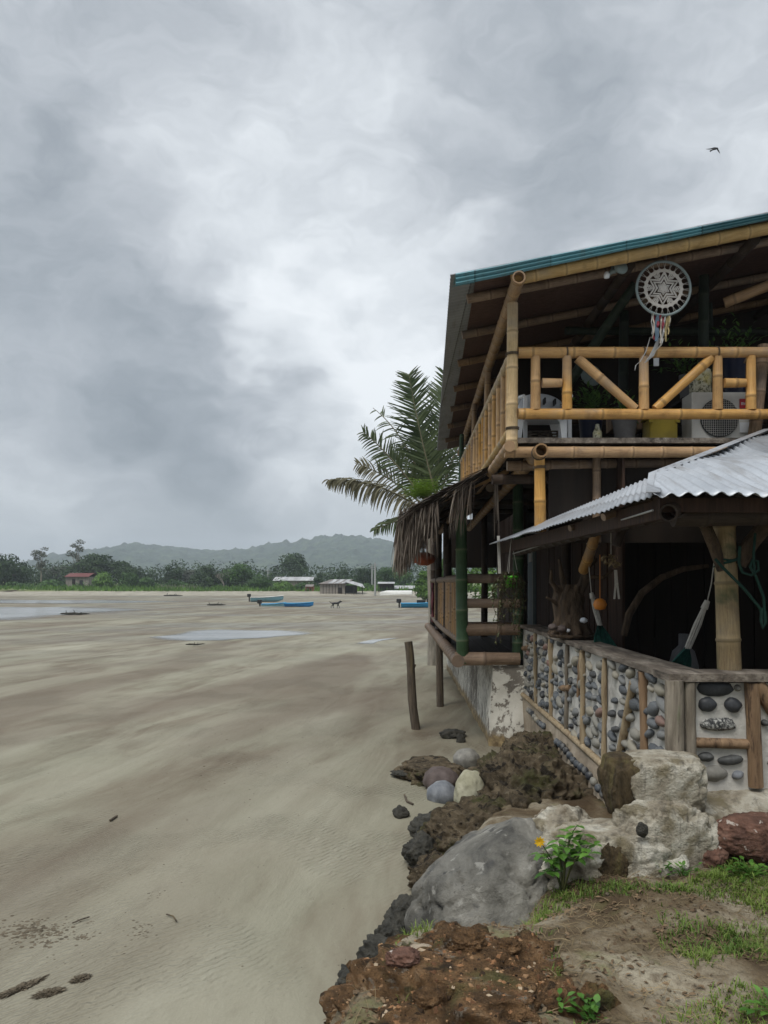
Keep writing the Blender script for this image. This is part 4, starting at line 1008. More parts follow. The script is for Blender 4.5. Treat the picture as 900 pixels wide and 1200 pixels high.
# ---------------------------------------------------------------- balcony things
def BP(px, py, d): return P(px, py, d)
ch = thing('plastic_chair', 'white plastic chair with slotted rounded back on balcony', 'chair', (1.82, 9.35, ZF))
mb = MB(); V = []; a = P(632, 461, 9.55); hw = .31
for i in range(13):
    u = i/12*2-1
    V += [(a.x+u*hw, 9.55-.06*(1-u*u)+.06, 4.5), (a.x+u*hw*1.0, 9.62-.06*(1-u*u)+.06, a.z+.01-.07*u**2-.02*u**4)]
sl_ = [(2*i, 2*i+2, 2*i+3, 2*i+1) for i in range(12)]
mb.add(V, [f for k, f in enumerate(sl_)], smooth=True); bk = solidify(mb.build('backrest', M['white'], ch), .02)
mb = MB()
for u in (-.62, -.2, .2, .62):
    mb.box((a.x+u*hw, 9.535, a.z-.10-.03*abs(u)), (.02, .12, .07))
mb.build('slots', M['black'], bk)
MB().box((a.x, 9.25, 4.50), (.56, .52, .035), None, .012).build('seat', M['white'], ch)
for sx in (-1, 1):
    MB().tube([(a.x+sx*.29, 9.52, 4.72), (a.x+sx*.31, 9.2, 4.73), (a.x+sx*.29, 9.02, 4.70)], .022, 8).build('armrest', M['white'], ch)
    for yy in (9.03, 9.5): MB().beam((a.x+sx*.27, yy, ZF), (a.x+sx*.27, yy, 4.7 if yy < 9.3 else 4.5), .04, .05, .01).build('leg', M['white'], ch)
tb = thing('side_table', 'low white plastic table with curved legs behind bottom rail', 'table', (1.75, 8.85, ZF))
x0, x1 = P(604, 0, 8.85).x, P(663, 0, 8.85).x; zt_ = EYE+(CY-490)/F*8.85
MB().box(((x0+x1)/2, 8.95, zt_), (x1-x0, .42, .035), None, .012).build('tabletop', M['white'], tb)
for xx, s_ in ((x0, 1), (x1, -1)):
    mb = MB(); mb.add([(xx, 8.80, zt_), (xx+s_*.14, 8.80, zt_), (xx+s_*.085, 8.80, zt_-.06), (xx+s_*.055, 8.80, ZF), (xx, 8.80, ZF)], [(0, 1, 2, 3, 4)])
    solidify(mb.build('leg', M['white'], tb), .03)
    mb = MB(); mb.add([(xx, 9.12, zt_), (xx+s_*.14, 9.12, zt_), (xx+s_*.055, 9.12, ZF), (xx, 9.12, ZF)], [(0, 1, 2, 3)]); solidify(mb.build('leg', M['white'], tb), .03)
cr = MB()
for k in range(6): cr.box((1.78, 9.25, ZF+.03+k*.035), (.36, .3, .018))
for k in range(4): cr.box((1.62+k*.11, 9.09, ZF+.11), (.02, .015, .2))
tag(cr.build('slatted_crate', M['capwood']), 'dark slatted crate under the low white table', 'crate')
def pot_plant(label, px, py0, wpx, d, matpot, leafm, ptop, n, prof=None, cat='potted plant', fl=ZF, potpx=None, name='potted_plant'):
    a = P(px, py0, d); r = wpx/F*d/2; th_ = thing(name, label, cat, (a.x, d, fl)); h = max(.1, a.z-fl)
    lathe(MB(), (a.x, d, fl), prof(r, h) if prof else [(r*.7, 0), (r*.95, h*.9), (r, h*.92), (r, h), (r*.9, h), (r*.85, h*.85), (0, h*.85)], 20).build('pot', M[matpot], th_)
    top = P(px, ptop, d).z; rs = random.Random(px); mb = MB()
    for _ in range(n):
        an = rs.uniform(0, 6.28); e = rs.uniform(.1, 1.4); L = rs.uniform(.5, 1)*(top-a.z)
        dirv = Vector((math.cos(an)*math.cos(e), math.sin(an)*math.cos(e)*.6, math.sin(e)))
        for k in range(6):
            q = Vector((a.x, d, a.z))+dirv*L*(k+1)/6*Vector((1.3, 1, 1)).x+Vector((0, 0, -.06*(k/6)**2))
            leaf(mb, q, (dirv+Vector((rs.uniform(-1, 1), rs.uniform(-1, 1), rs.uniform(-.6, .6)))).normalized(), Vector((0, 0, 1)), rs.uniform(.06, .11), .035)
    mb.build('leaves', M[leafm], th_); return th_
pot_plant('bushy fern like plant in a bluish pot behind left diagonal', 692, 484, 30, 9.3, 'bluepot', 'lf_indoor', 452, 40)
pot_plant('grey pot with a tuft of leaves left of yellow tub', 732, 489, 30, 9.0, 'greypot', 'lf_indoor', 462, 14)
tb2 = MB().box(P(742, 494, 9.5), (.62, .3, .26), None, .01).build('wooden_box', M['redwood']); tag(tb2, 'brown wooden box behind the grey pot', 'box')
bt = lathe(MB(), (P(700, 0, 9.).x, 9., ZF), [(.05, 0), (.055, .02), (.055, .17), (.03, .22), (.022, .27), (0, .27)], 14); tag(bt.build('jug', M['speck']), 'small pale jug between bushy plant and grey pot', 'jug')
yt = thing('storage_tub', 'yellow plastic tub with lid left of the air conditioner', 'tub', P(773, 505, 9.0))
a = P(773, 491, 9.0); MB().box((a.x, 9.0, ZF+.16), (.33, .3, .31), None, .02).build('body', M['yellow'], yt); MB().box((a.x, 9.0, ZF+.335), (.36, .33, .035), None, .012).build('lid', M['yellow'], yt)
for sx in (-1, 1): MB().box((a.x+sx*.16, 8.84, ZF+.30), (.05, .02, .09), None, .006).build('latch', M['yellow'], yt)
# air conditioner outdoor unit
dA = 8.85; A0, A1 = P(811, 509, dA), P(882, 459, dA)
ac = thing('air_conditioner', 'white outdoor air conditioner unit with round fan grille', 'air conditioner', ((A0.x+A1.x)/2, dA, ZF))
zc = (ZF+A1.z)/2; H_ = A1.z-ZF-.03
MB().box(((A0.x+A1.x)/2, dA+.17, zc+.015), (A1.x-A0.x, .32, H_), None, .018).build('casing', M['acwhite'], ac)
gx = P(843, 0, dA).x; gr = .225
V = [(gx+math.cos(i*.2618)*gr, dA-.004, zc+math.sin(i*.2618)*gr) for i in range(24)]; g_ = MB(); g_.add(V, [tuple(range(24))]); g_.tube([Vector(q) for q in V]+[Vector(V[0])], .008, 6); fan = g_.build('fan_opening', M['acdark'], ac)
g_ = MB()
for k in range(-8, 9):
    h2 = math.sqrt(max(0, gr**2-(k*.026)**2))
    g_.tube([(gx+k*.026, dA-.016, zc-h2), (gx+k*.026, dA-.016, zc+h2)], .0022, 4); g_.tube([(gx-h2, dA-.018, zc+k*.026), (gx+h2, dA-.018, zc+k*.026)], .0022, 4)
g_.build('grille', M['acwhite'], fan)
g_ = MB(); bx0, bz0 = P(871.5, 473, dA).x, P(871.5, 473, dA).z
lb = MB().box((bx0, dA-.003, bz0), (.10, .006, .115)).build('label', M['red'], ac)
for k in range(5): g_.box((bx0-.03+k*.012, dA-.008, bz0-.004), (.005, .003, .026))
g_.box((bx0-.018, dA-.008, bz0+.010), (.03, .003, .005)); g_.box((bx0+.032, dA-.008, bz0-.004), (.006, .003, .026)); g_.build('lettering', M['white'], lb)
MB().box((P(872, 0, dA).x, dA-.003, P(0, 501, dA).z), (.11, .006, .12)).build('service_panel', M['white'], ac)
for sx in (-.32, .3): MB().box(((A0.x+A1.x)/2+sx, dA+.15, ZF+.015), (.05, .3, .03)).build('foot', M['acdark'], ac)
a = P(820.5, 459, 8.98); bk_ = lathe(MB(), (a.x, 8.98, A1.z), [(.115, 0), (.125, .01), (.13, .25), (.12, .285), (.0, .29)], 22)
tag(bk_.build('bucket', M['speck']), 'speckled cream container standing on the air conditioner', 'container')
# dark blue pot with tall plant on shelf
sh = MB().box((3.95, 9.45, 4.72), (.8, .4, .04)); tag(sh.build('shelf', M['darkwood']), 'dark shelf board behind the air conditioner', 'shelf')
pot_plant('dark blue pot with tall spiky plant behind the railing', 860, 421, 32, 9.45, 'bluepot', 'lf_indoor', 380, 26, fl=4.74)
pot_plant('small leafy plant in dark pot left of speckled container', 805, 440, 18, 9.7, 'greypot', 'lf_indoor', 398, 22, fl=4.5)
MBt = MB().box((3.35, 9.72, 4.29), (.5, .35, .42), None, .01); tag(MBt.build('cabinet', M['darkwood']), 'dark low cabinet behind the yellow tub', 'cabinet')
mi = lathe(MB(), (0, 0, 0), [(0, -.012), (.145, -.012), (.15, 0), (.145, .012), (0, .012)], 24).build('round_mirror', M['lamp']); mi.location = P(693, 440, 9.9); mi.rotation_euler = (math.radians(80), 0, .2); tag(mi, 'small round pale disc leaning above the bushy plant', 'mirror')
# floodlight under verge
fl_ = thing('security_light', 'round grey security lamp with sensor under the roof edge', 'lamp', P(724, 316, 8.3))
a = P(727, 314, 8.25); q = lathe(MB(), (0, 0, 0), [(0, -.03), (.05, -.03), (.078, 0), (.08, .02), (.07, .03), (0, .034)], 22).build('lamp_head', M['lamp'], fl_, False)
q.location = a-Vector(fl_.location); q.rotation_euler = (math.radians(78), 0, .25)
MB().tube([a+Vector((-.04, .03, -.02)), P(717, 318, 8.3), P(712, 323, 8.3)], [.028, .03, .016], 8).build('bracket', M['lamp'], fl_)
b_ = P(711, 322, 8.28); lathe(MB(), (b_.x, b_.y, b_.z-.04), [(0, 0), (.03, .005), (.034, .04), (.02, .07), (0, .075)], 12).build('sensor', M['white'], fl_)
MB().tube([P(717, 318, 8.3), P(719, 304, 8.3)], .014, 6).build('stem', M['lamp'], fl_)
tg = MB().box(P(769, 424, 9.0), (.065, .02, .105), None, .008); tag(tg.build('thermometer', M['white']), 'small white plastic tag hanging on the green post', 'tag')

# dreamcatcher
def dreamcatcher():
    d = 8.3; c = P(777.5, 338, d); R = 31.5/F*d
    th_ = thing('dreamcatcher', 'round crochet dreamcatcher with star web and coloured tassels', 'dreamcatcher', c)
    def ring(mb, r, w, n=48, oy=0): mb.tube([c+Vector((math.cos(i*2*math.pi/n)*r, oy, math.sin(i*2*math.pi/n)*r)) for i in range(n+1)], w, 7, False)
    mb = MB(); ring(mb, R, .015, 56); mb.build('hoop', M['hoop'], th_)
    mb = MB(); w = .0075; r0 = R*.70
    rot0 = math.radians(3)
    def pt(r, a, oy=0): return c+Vector((math.sin(a+rot0)*r, oy, math.cos(a+rot0)*r))
    for r_ in (r0, r0*.955, r0*.90): ring(mb, r_, .007)
    def star(ro, ri, w_):
        pts = [pt(ro if k % 2 == 0 else ri, k*math.pi/6) for k in range(13)]; mb.tube(pts, w_, 5, False)
    star(r0*.89, r0*.50, .0085); star(r0*.80, r0*.45, .007); star(r0*.62, r0*.35, .010); star(r0*.55, r0*.31, .007); star(r0*.34, r0*.20, .009)
    cen = [pt(r0*.27 if k % 2 == 0 else r0*.15, k*math.pi/6) for k in range(12)]
    for oy in (-.003, .003): mb.add([c+Vector((0, oy, 0))]+[q+Vector((0, oy, 0)) for q in cen], [(0, 1+k, 1+(k+1) % 12) for k in range(12)])
    for k in range(6):                # filled rhombs and arcs between star points
        a = (k+.5)*math.pi/3
        for rr in (.50, .60, .70, .80): mb.tube([pt(r0*rr*(1+.06*abs(j)), a+j*.13*(rr-.3)*1.7) for j in (-2, -1, 0, 1, 2)], .006, 5, False)
        for rr in (.60, .75, .86):
            for j in (-1.5, -.5, .5, 1.5): mb.tube([pt(r0*(rr-.10), a+j*.10), pt(r0*rr, a+j*.13)], .0055, 4, False)
    n = 24
    for k in range(n):
        a = k*2*math.pi/n; mb.tube([pt(r0, a-.06), pt(r0*1.09, a), pt(r0, a+.06)], .007, 5, False)
        mb.tube([pt(r0*1.09, a), pt(R, a+.05)], .0022, 4, False); mb.tube([pt(r0*1.09, a), pt(R, a-.05)], .0022, 4, False)
    mb.build('web', M['crochet'], th_)
    MB().tube([c+Vector((.03, 0, R)), (c.x+.03, d, rz(c.x)-.05)], .003, 4).build('cord', M['cloth_w'], th_)
    rs = random.Random(5)
    T = [('cloth_w', 764, 392, .012), ('cloth_c', 766, 396, .014), ('cloth_r', 767.5, 398, .018), ('cloth_b', 771, 400, .05), ('cloth_r', 773, 385, .03), ('cloth_c', 775, 402, .02), ('cloth_r', 778, 386, .03), ('cloth_w', 779, 402, .02), ('cloth_y', 782, 400, .024), ('cloth_y', 784, 392, .02), ('cloth_c', 786, 382, .014)]
    for (m_, px, yb, wd) in T:
        a = P(px, 338, d); dz = math.sqrt(max(0, R**2-(a.x-c.x)**2)); top = Vector((a.x, d-.01*rs.random(), c.z-dz-.005)); bot = P(px+rs.uniform(-2.5, .5), yb, d)
        pts = [top.lerp(bot, k/5)+Vector((rs.uniform(-.008, .008), rs.uniform(-.015, .015), 0)) for k in range(6)]
        mb = MB(); mb.strip(pts, [wd*x for x in (.5, 1, .8, 1.1, .9, .6)], Vector((1, .3, 0)).normalized()); solidify(mb.build('tassel', M[m_], th_), .005)
    for (m_, pp, wd) in (('cloth_w', [(772, 396), (768, 408), (763, 418), (756, 425)], .07), ('cloth_c', [(778, 396), (774, 405), (765, 414), (758, 421)], .03), ('cloth_w', [(762, 395), (757, 412), (750, 424), (745, 428), (744, 434)], .012)):
        mb = MB(); mb.strip([P(x, y_, 8.36) for (x, y_) in pp], [wd*.5]+[wd]*(len(pp)-2)+[wd*.3], Vector((1, .3, .35)).normalized()); solidify(mb.build('tassel', M[m_], th_), .005)
dreamcatcher()

# ================================================================== DECK
deck = thing('timber_deck', 'raised timber deck with bamboo rails over the beach', 'deck', (1.3, 11, 1.2))
DZ = 1.28
dk = MB()
for i in range(8): dk.box((.93+i*.225, 15.6, DZ-.03), (.21, 9.0, .05))
dk.build('floor', M['darkwood'], deck)
def ly(py, d=11.): return EYE+(CY-py)/F*d
bpole((.84, 11.0, ly(772)), (1.80, 11.0, ly(772)), .098, node=.8, bend=.001).build('edge_log', M['log'], deck)
pole('edge_beam', (.88, 10.9, ly(774)), (.80, 20.2, ly(774)), .09, 'log', deck, bend=.001)
for py, x0, r_ in ((738, 1.00, .088), (707, 1.02, .070)): bpole((x0, 11.02, ly(py)), (1.80, 11.02, ly(py)), r_, node=.75, bend=.002).build('rail', M['log'], deck)
bpole((.86, 11.06, ly(678)), (1.55, 11.06, ly(678)), .072, node=.8, bend=.001).build('rail', M['log'], deck)
pole('corner_post', (.955, 11.0, DZ-.05), (.93, 11.0, ly(588)), .088, 'bam_g', deck, node=.45, bend=.002)
for y, m_ in ((14.2, 'bam_d'), (17.0, 'bam_d'), (20., 'bam_d')):
    pole('post', (.93+.0*y, y, DZ-.05), (.93, y, 3.75), .08, m_, deck)
sr_ = link('railing', bpole((.93, 11.1, ly(678)), (.90, 20., ly(678)), .062, bend=.001).mesh('side_rail'), M['bam_b'], deck)
bpole((.93, 11.1, DZ+.28), (.90, 20., DZ+.28), .05).build('bottom_rail', M['bam_b'], sr_)
y = 11.5
while y < 19.9: bpole((.925, y, DZ+.3), (.925, y, ly(682)), .045, node=.5).build('baluster', M['bam_o'], sr_); y += .42
for y in (18.5,): MB().box((1.02, y, .62), (.16, .16, 1.24)).build('pier', M['plaster'], deck)
bpole((.82, 14.4, -.3), (.80, 14.4, 1.22), .072, bend=.004, knots=False).build('support_post', M['stump'], deck)
rc = MB(); V = []
for i in range(6):
    for j in range(7): V.append((.86+.02*math.sin(j*2+i), 18.4+i*.14, 1.45+j*.165))
rc.add(V, [(i*7+j, i*7+j+1, (i+1)*7+j+1, (i+1)*7+j) for i in range(5) for j in range(6)], smooth=True)
tag(solidify(rc.build('towel', M['redcloth']), .02), 'dark red cloth hanging over the deck railing', 'cloth')
# bench seen between the rails
MB_ = MB().box((1.55, 12.6, DZ+.45), (.9, .4, .05)); 
bn = thing('bench', 'brown plank bench standing inside the deck', 'bench', (1.55, 12.6, DZ)); MB_.build('seat', M['redwood'], bn)
for sx in (-.4, .4): MB().box((1.55+sx, 12.6, DZ+.21), (.05, .36, .42)).build('leg', M['darkwood'], bn)

# sea wall below
mb = MB(); V = []; ny, nz = 60, 10
for j in range(ny+1):
    y = lerp(10.98, 20.8, j/ny)
    for k in range(nz+1):
        z = lerp(-.3, 1.2, k/nz); V.append((1.40-.06*(1-k/nz)+.025*NZ.fractal(Vector((y*1.4, z*1.4, 0)), 1, 2, 3), y, z))
mb.add(V, [(j*(nz+1)+k, (j+1)*(nz+1)+k, (j+1)*(nz+1)+k+1, j*(nz+1)+k+1) for j in range(ny) for k in range(nz)], smooth=True)
V = []
for i in range(25):
    for k in range(nz+1):
        z = lerp(-.3, 1.2, k/nz); x = lerp(1.40-.06*(1-k/nz)+.025*NZ.fractal(Vector((10.98*1.4, z*1.4, 0)), 1, 2, 3), 2.0, i/24); V.append((x, 10.98-.35*(i/24)*(1-k/nz)+.03*NZ.fractal(Vector((x*2, z*2, 3)), 1, 2, 3)*min(1, i/3), z))
mb.add(V, [(i*(nz+1)+k, (i+1)*(nz+1)+k, (i+1)*(nz+1)+k+1, i*(nz+1)+k+1) for i in range(24) for k in range(nz)], smooth=True)
tag(mb.build('sea_wall', M['whitewash']), 'peeling whitewashed sea wall under the deck', 'wall')

# posts in the sand
def sandpost(label, a, b, r, seed):
    a = Vector(a); b = Vector(b); pts = []; rad = []
    for i in range(13): t_ = i/12; pts.append(a.lerp(b, t_)+Vector((NZ.noise(Vector((t_*3, seed, 0))), NZ.noise(Vector((t_*3, seed, 5))), 0))*.025); rad.append(r*(1.05-.12*t_+.09*NZ.noise(Vector((t_*9, seed, 3)))))
    mb = MB(); mb.tube(pts, rad, 14); mb.tube([a.lerp(b, .78)+Vector((r*.8, 0, -.02)), a.lerp(b, .80)+Vector((r*1.25, -.01, .0))], [.02, .012], 6); tag(mb.build('sand_post', M['stump']), label, 'post', 'weathered posts standing in the sand')
sandpost('tall tilted weathered post standing alone in the sand', P(489, 885, 12.2), P(478.5, 752, 12.2), .072, 1)

# ================================================================== THATCH AWNING
aw = thing('thatch_awning', 'shaggy palm thatch awning over the side deck', 'awning', (.8, 11, 3.4))
def aw_z(x): return 3.35+.52*(x-.15)
def thatch():
    rs = random.Random(21); mb = MB()
    def blade(p, d, L, w, sag):
        d = Vector(d).normalized(); sd = d.cross(Vector((rs.uniform(-.4, .4), rs.uniform(-.4, .4), 1))).normalized(); pts = []; q = Vector(p); dd = d.copy()
        for k in range(5): pts.append(q.copy()); dd = (dd+Vector((0, 0, -sag))).normalized(); q += dd*L/4
        mb.strip(pts, [w, w, w*.9, w*.6, w*.15], sd)
    for y0 in range(0, 74):                       # courses over the slope
        y = 10.25+y0*.12
        for _ in range(34 if y < 12.5 else 14):
            x = rs.uniform(.42, 1.45); blade((x, y+rs.uniform(-.06, .06), aw_z(x)+rs.uniform(.0, .10)), (-1, rs.uniform(-.35, .35), -.5), rs.uniform(.3, .55), rs.uniform(.012, .03), rs.uniform(.05, .22))
    for y0 in range(0, 70):                        # eave fringe
        y = 10.2+y0*.125
        for _ in range(95 if y < 12 else 14):
            x = rs.uniform(.0, .40); z0 = aw_z(x)+rs.uniform(-.10, .14)
            blade((x, y+rs.uniform(-.07, .07), z0), (rs.uniform(-.35, .22), rs.uniform(-.35, .35), -1), rs.uniform(.28, .74)*(1.0 if x < .25 else .8), rs.uniform(.012, .03), .25)
    for _ in range(420):                           # front verge: blades lying along the slope, ends hanging
        x = rs.uniform(.40, 1.38)**1.0; blade((x, 10.15+rs.uniform(-.08, .1), aw_z(x)+rs.uniform(.02, .10)), (-1, rs.uniform(-.15, .1), -.42), rs.uniform(.3, .7), rs.uniform(.012, .028), rs.uniform(.0, .12))
    for _ in range(130):
        x = rs.uniform(.18, .55); blade((x, 10.12+rs.uniform(-.05, .05), aw_z(x)), (rs.uniform(-.5, .1), -.1, -1), rs.uniform(.3, .8), rs.uniform(.012, .025), .2)
    for _ in range(46):
        x = rs.uniform(.78, 1.05); blade((x, 10.10+rs.uniform(-.04, .04), aw_z(x)+.02), (rs.uniform(-.45, .0), -.1, -1), rs.uniform(.35, .75), rs.uniform(.012, .022), .3)
    for _ in range(14): x = rs.uniform(1.31, 1.35); blade((x, 10.1, aw_z(x)+.05), (rs.uniform(-.06, .06), 0, -1), rs.uniform(.7, 1.0), .018, .1)
    mb.build('thatch', M['thatch'], aw)
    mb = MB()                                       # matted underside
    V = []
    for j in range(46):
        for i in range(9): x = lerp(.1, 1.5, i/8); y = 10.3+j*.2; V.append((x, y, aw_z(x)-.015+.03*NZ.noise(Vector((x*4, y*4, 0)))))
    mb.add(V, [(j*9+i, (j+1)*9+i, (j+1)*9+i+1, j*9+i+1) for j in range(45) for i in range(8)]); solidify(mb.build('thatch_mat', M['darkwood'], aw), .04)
thatch()
pole('rafter', P(594, 550, 10.5), P(500, 592, 10.5), .062, 'bam_o', aw, bend=.002)
for y in (12.2, 14, 16, 18): bpole((1.55, y, aw_z(1.5)-.08), (.2, y, aw_z(.2)-.08), .05).build('rafter', M['bam_d'], aw)
pole('eave_pole', (.93, 10.4, aw_z(.93)-.19), (.93, 19.6, aw_z(.93)-.19), .06, 'bam_b', aw, hollow=(0,)); pole('eave_pole', (.3, 10.5, aw_z(.3)-.1), (.3, 19.4, aw_z(.3)-.1), .05, 'bam_d', aw)
pole('eave_pole', (1.30, 10.55, aw_z(1.3)-.17), (1.55, 11.2, aw_z(1.55)-.2), .055, 'bam_b', aw)
ln = thing('lantern', 'reddish hanging paper lantern below the thatch', 'lantern', P(497, 655, 12.5)); a = P(497, 655, 12.5)
lathe(MB(), (a.x, a.y, a.z-.11), [(.07, 0), (.17, .05), (.20, .11), (.17, .17), (.07, .22)], 18).build('shade', M['redlamp'], ln); MB().tube([a+Vector((0, 0, .1)), (a.x, a.y, 3.4)], .006, 5).build('cord', M['black'], ln)
# bright fern growing in the thatch
mb = MB(); rs = random.Random(8); c0 = P(497, 580, 11.2)
for _ in range(120):
    p = c0+Vector((rs.gauss(0, .11), rs.gauss(0, .2), rs.uniform(-.08, .0))); d_ = Vector((rs.gauss(0, .5), rs.gauss(0, .4), 1)).normalized(); L = rs.uniform(.12, .30)
    for k in range(7):
        q = p+d_*L*k/6+Vector((d_.x*.05*k/6, 0, -.02*(k/6)**2))
        for s_ in (-1, 1): leaf(mb, q, (Vector((s_, rs.uniform(-.5, .5), .4))).normalized(), Vector((0, 0, 1)), .055, .02)
tag(mb.build('fern', M['lf_fern']), 'bright green fern sprouting from the thatch ridge', 'fern')

# ================================================================== COCONUT PALM
def palm():
    b = Vector((1.02, 21.8, 0)); cr_ = P(503, 585, 21.5)
    th_ = thing('coconut_palm', 'coconut palm with drooping ragged fronds behind the house', 'palm', b)
    mb = MB(); pts = [b+Vector((0, 0, -.3)), b+Vector((.02, 0, 1.5)), b+Vector((-.05, 0, 3)), cr_]; mb.tube(pts, [.19, .16, .14, .12], 12); mb.build('trunk', M['palebark'], th_)
    def frond(name, tip, base, arch, droop, mat, n=46, L=.62, dens=1., tw=0., seed=0):
        rs = random.Random(seed); tip = P(*tip); base = P(*base); ctrl = (base+tip)/2+Vector(arch)
        def bz(t_): return base*(1-t_)**2+ctrl*2*t_*(1-t_)+tip*t_*t_
        sp = [bz(i/14) for i in range(15)]; mb = MB(); mb.tube(sp, [.030*(1-i/15)+.005 for i in range(15)], 6)
        fr_ = mb.build('frond', M['lf_palm2'], th_); mb = MB()
        for i in range(n):
            t_ = .10+.9*i/n; p = bz(t_); tg_ = (bz(min(1, t_+.03))-bz(t_-.03)).normalized()
            sd = tg_.cross(Vector((tw, -1, .15))).normalized()
            for s_ in (-1, 1):
                if rs.random() > dens: continue
                l = L*(.35+.65*math.sin(math.pi*min(.97, t_*.85+.15)))*rs.uniform(.8, 1.1)
                dv = (sd*s_*rs.uniform(.7, 1.)+tg_*rs.uniform(.55, .95)+Vector((0, rs.uniform(-.5, .5), -.1))).normalized(); q = p.copy(); ps = []
                for k in range(5): ps.append(q.copy()); dv = (dv+Vector((0, 0, -droop*.34*rs.uniform(.7, 1.2)))).normalized(); q += dv*l/4
                w_ = dv.cross(Vector((rs.uniform(-.3, .3), 1, rs.uniform(-.3, .3)))).normalized()
                mb.strip(ps, [.034, .048, .042, .028, .006], w_)
        mb.build('leaflets', M[mat], fr_)
    d = 21.4
    frond('a', (384, 563, d-.6), (500, 600, d), (-.15, 0, .62), 1.5, 'lf_palm2', 70, .70, .9, 0, 1)
    frond('b', (416, 543, d+.3), (500, 596, d), (-.05, 0, .38), .7, 'lf_palm2', 54, .62, .7, 0, 2)
    frond('c', (425, 506, d), (500, 590, d), (-.15, 0, .45), .45, 'lf_palm', 60, .62, .75, 0, 3)
    frond('d', (437, 478, d+.5), (502, 585, d), (.22, 0, .55), .55, 'lf_palm', 40, .6, .4, 0, 4)
    frond('e', (479, 438, d), (512, 585, d), (-.12, 0, .1), .10, 'lf_palm', 84, 1.05, 1, 0, 5)
    frond('f', (523, 436, d+.8), (512, 590, d), (-.12, 0, 0), .10, 'lf_palm', 84, .95, 1, 0, 6)
    frond('g', (438, 622, d-.4), (500, 606, d), (.0, 0, .22), .8, 'lf_palm', 40, .5, .9, 0, 7)
    frond('h', (492, 500, d+.6), (506, 588, d), (-.05, 0, .1), .25, 'lf_palm', 60, .7, 1, .5, 8)
    frond('i', (470, 520, d+.8), (503, 590, d), (-.2, .1, .2), .5, 'lf_palm', 50, .55, .8, .3, 9)
    frond('j', (560, 470, d+1.), (512, 590, d), (0, .1, .3), .4, 'lf_palm', 60, .7, 1, 0, 10)
palm()

# ================================================================== STONE WALL
WX, WY = 1.86, 5.0; WT, WB = 1.755, .78
wall = thing('stone_wall', 'low porch wall of cobbles set in mortar between bamboo strips', 'wall', (WX, 8, .5))
mb = MB(); V = []
def slab(mb, o, u, v, lu, lv, nu, nv, amp, seed):
    o = Vector(o); u = Vector(u); v = Vector(v); n = u.cross(v).normalized(); V = []
    for i in range(nu+1):
        for j in range(nv+1):
            p = o+u*lu*i/nu+v*lv*j/nv; V.append(p+n*amp*NZ.fractal(p*5+Vector((seed, 0, 0)), 1, 2, 3))
    mb.add(V, [(i*(nv+1)+j, (i+1)*(nv+1)+j, (i+1)*(nv+1)+j+1, i*(nv+1)+j+1) for i in range(nu) for j in range(nv)], smooth=True)
slab(mb, (WX, 11.05, WB-.1), (0, -1, 0), (0, 0, 1), 6.05, WT-WB+.08, 110, 20, .014, 1)
slab(mb, (WX, WY, WB+.1), (1, 0, 0), (0, 0, 1), 3.4, WT-WB-.12, 60, 16, .010, 2)
mb.box((WX+.15, 8., 1.2), (.2, 5.9, 1.0)); mb.box((3.6, WY+.14, 1.2), (3.2, .2, 1.0)); mb.build('mortar', M['mortar'], wall)
# plaster apron leaning out under the stones
mb = MB(); V = []
for j in range(61):
    y = lerp(11.0, 4.95, j/60)
    for k in range(13):
        t_ = k/12; z = lerp(WB+.03, -.2, t_); x = WX-.035-.20*t_*smooth((10.5-y)/2.5)+.03*NZ.fractal(Vector((y*1.5, z*2, 4)), 1, 2, 4)*(.3+t_); V.append((x, y, z))
mb.add(V, [(j*13+k, j*13+k+1, (j+1)*13+k+1, (j+1)*13+k) for j in range(60) for k in range(12)], smooth=True); mb.build('apron', M['plaster'], wall)
def board(name, a, b, w, h, mat, seed, parent, n=40):
    """worn plank with irregular edges"""
    a = Vector(a); b = Vector(b); d = (b-a); L = d.length; d.normalize(); s_ = Vector((-d.y, d.x, 0)); V = []
    for i in range(n+1):
        t_ = i/n; p = a+d*L*t_; e = [.018*NZ.fractal(Vector((t_*L*3, seed+k*9, 0)), 1, 2, 3) for k in range(4)]
        V += [p+s_*(-w/2+e[0])-Vector((0, 0, h/2)), p+s_*(w/2+e[1])-Vector((0, 0, h/2)), p+s_*(w/2+e[1])+Vector((0, 0, h/2+e[2]*.3)), p+s_*(-w/2+e[0])+Vector((0, 0, h/2+e[3]*.3))]
    mb = MB(); mb.add(V, [(i*4+k, i*4+(k+1) % 4, i*4+4+(k+1) % 4, i*4+4+k) for i in range(n) for k in range(4)]+[(3, 2, 1, 0), (n*4, n*4+1, n*4+2, n*4+3)])
    return mb.build(name, M[mat], parent)
board('cap_board', (WX+.10, 5.12, WT+.024), (WX+.10, 11.05, WT+.024), .30, .045, 'capwood', 1, wall)
board('cap_board', (WX-.06, 5.08, WT+.022), (5.2, 5.08, WT+.022), .30, .052, 'capwood', 3, wall)
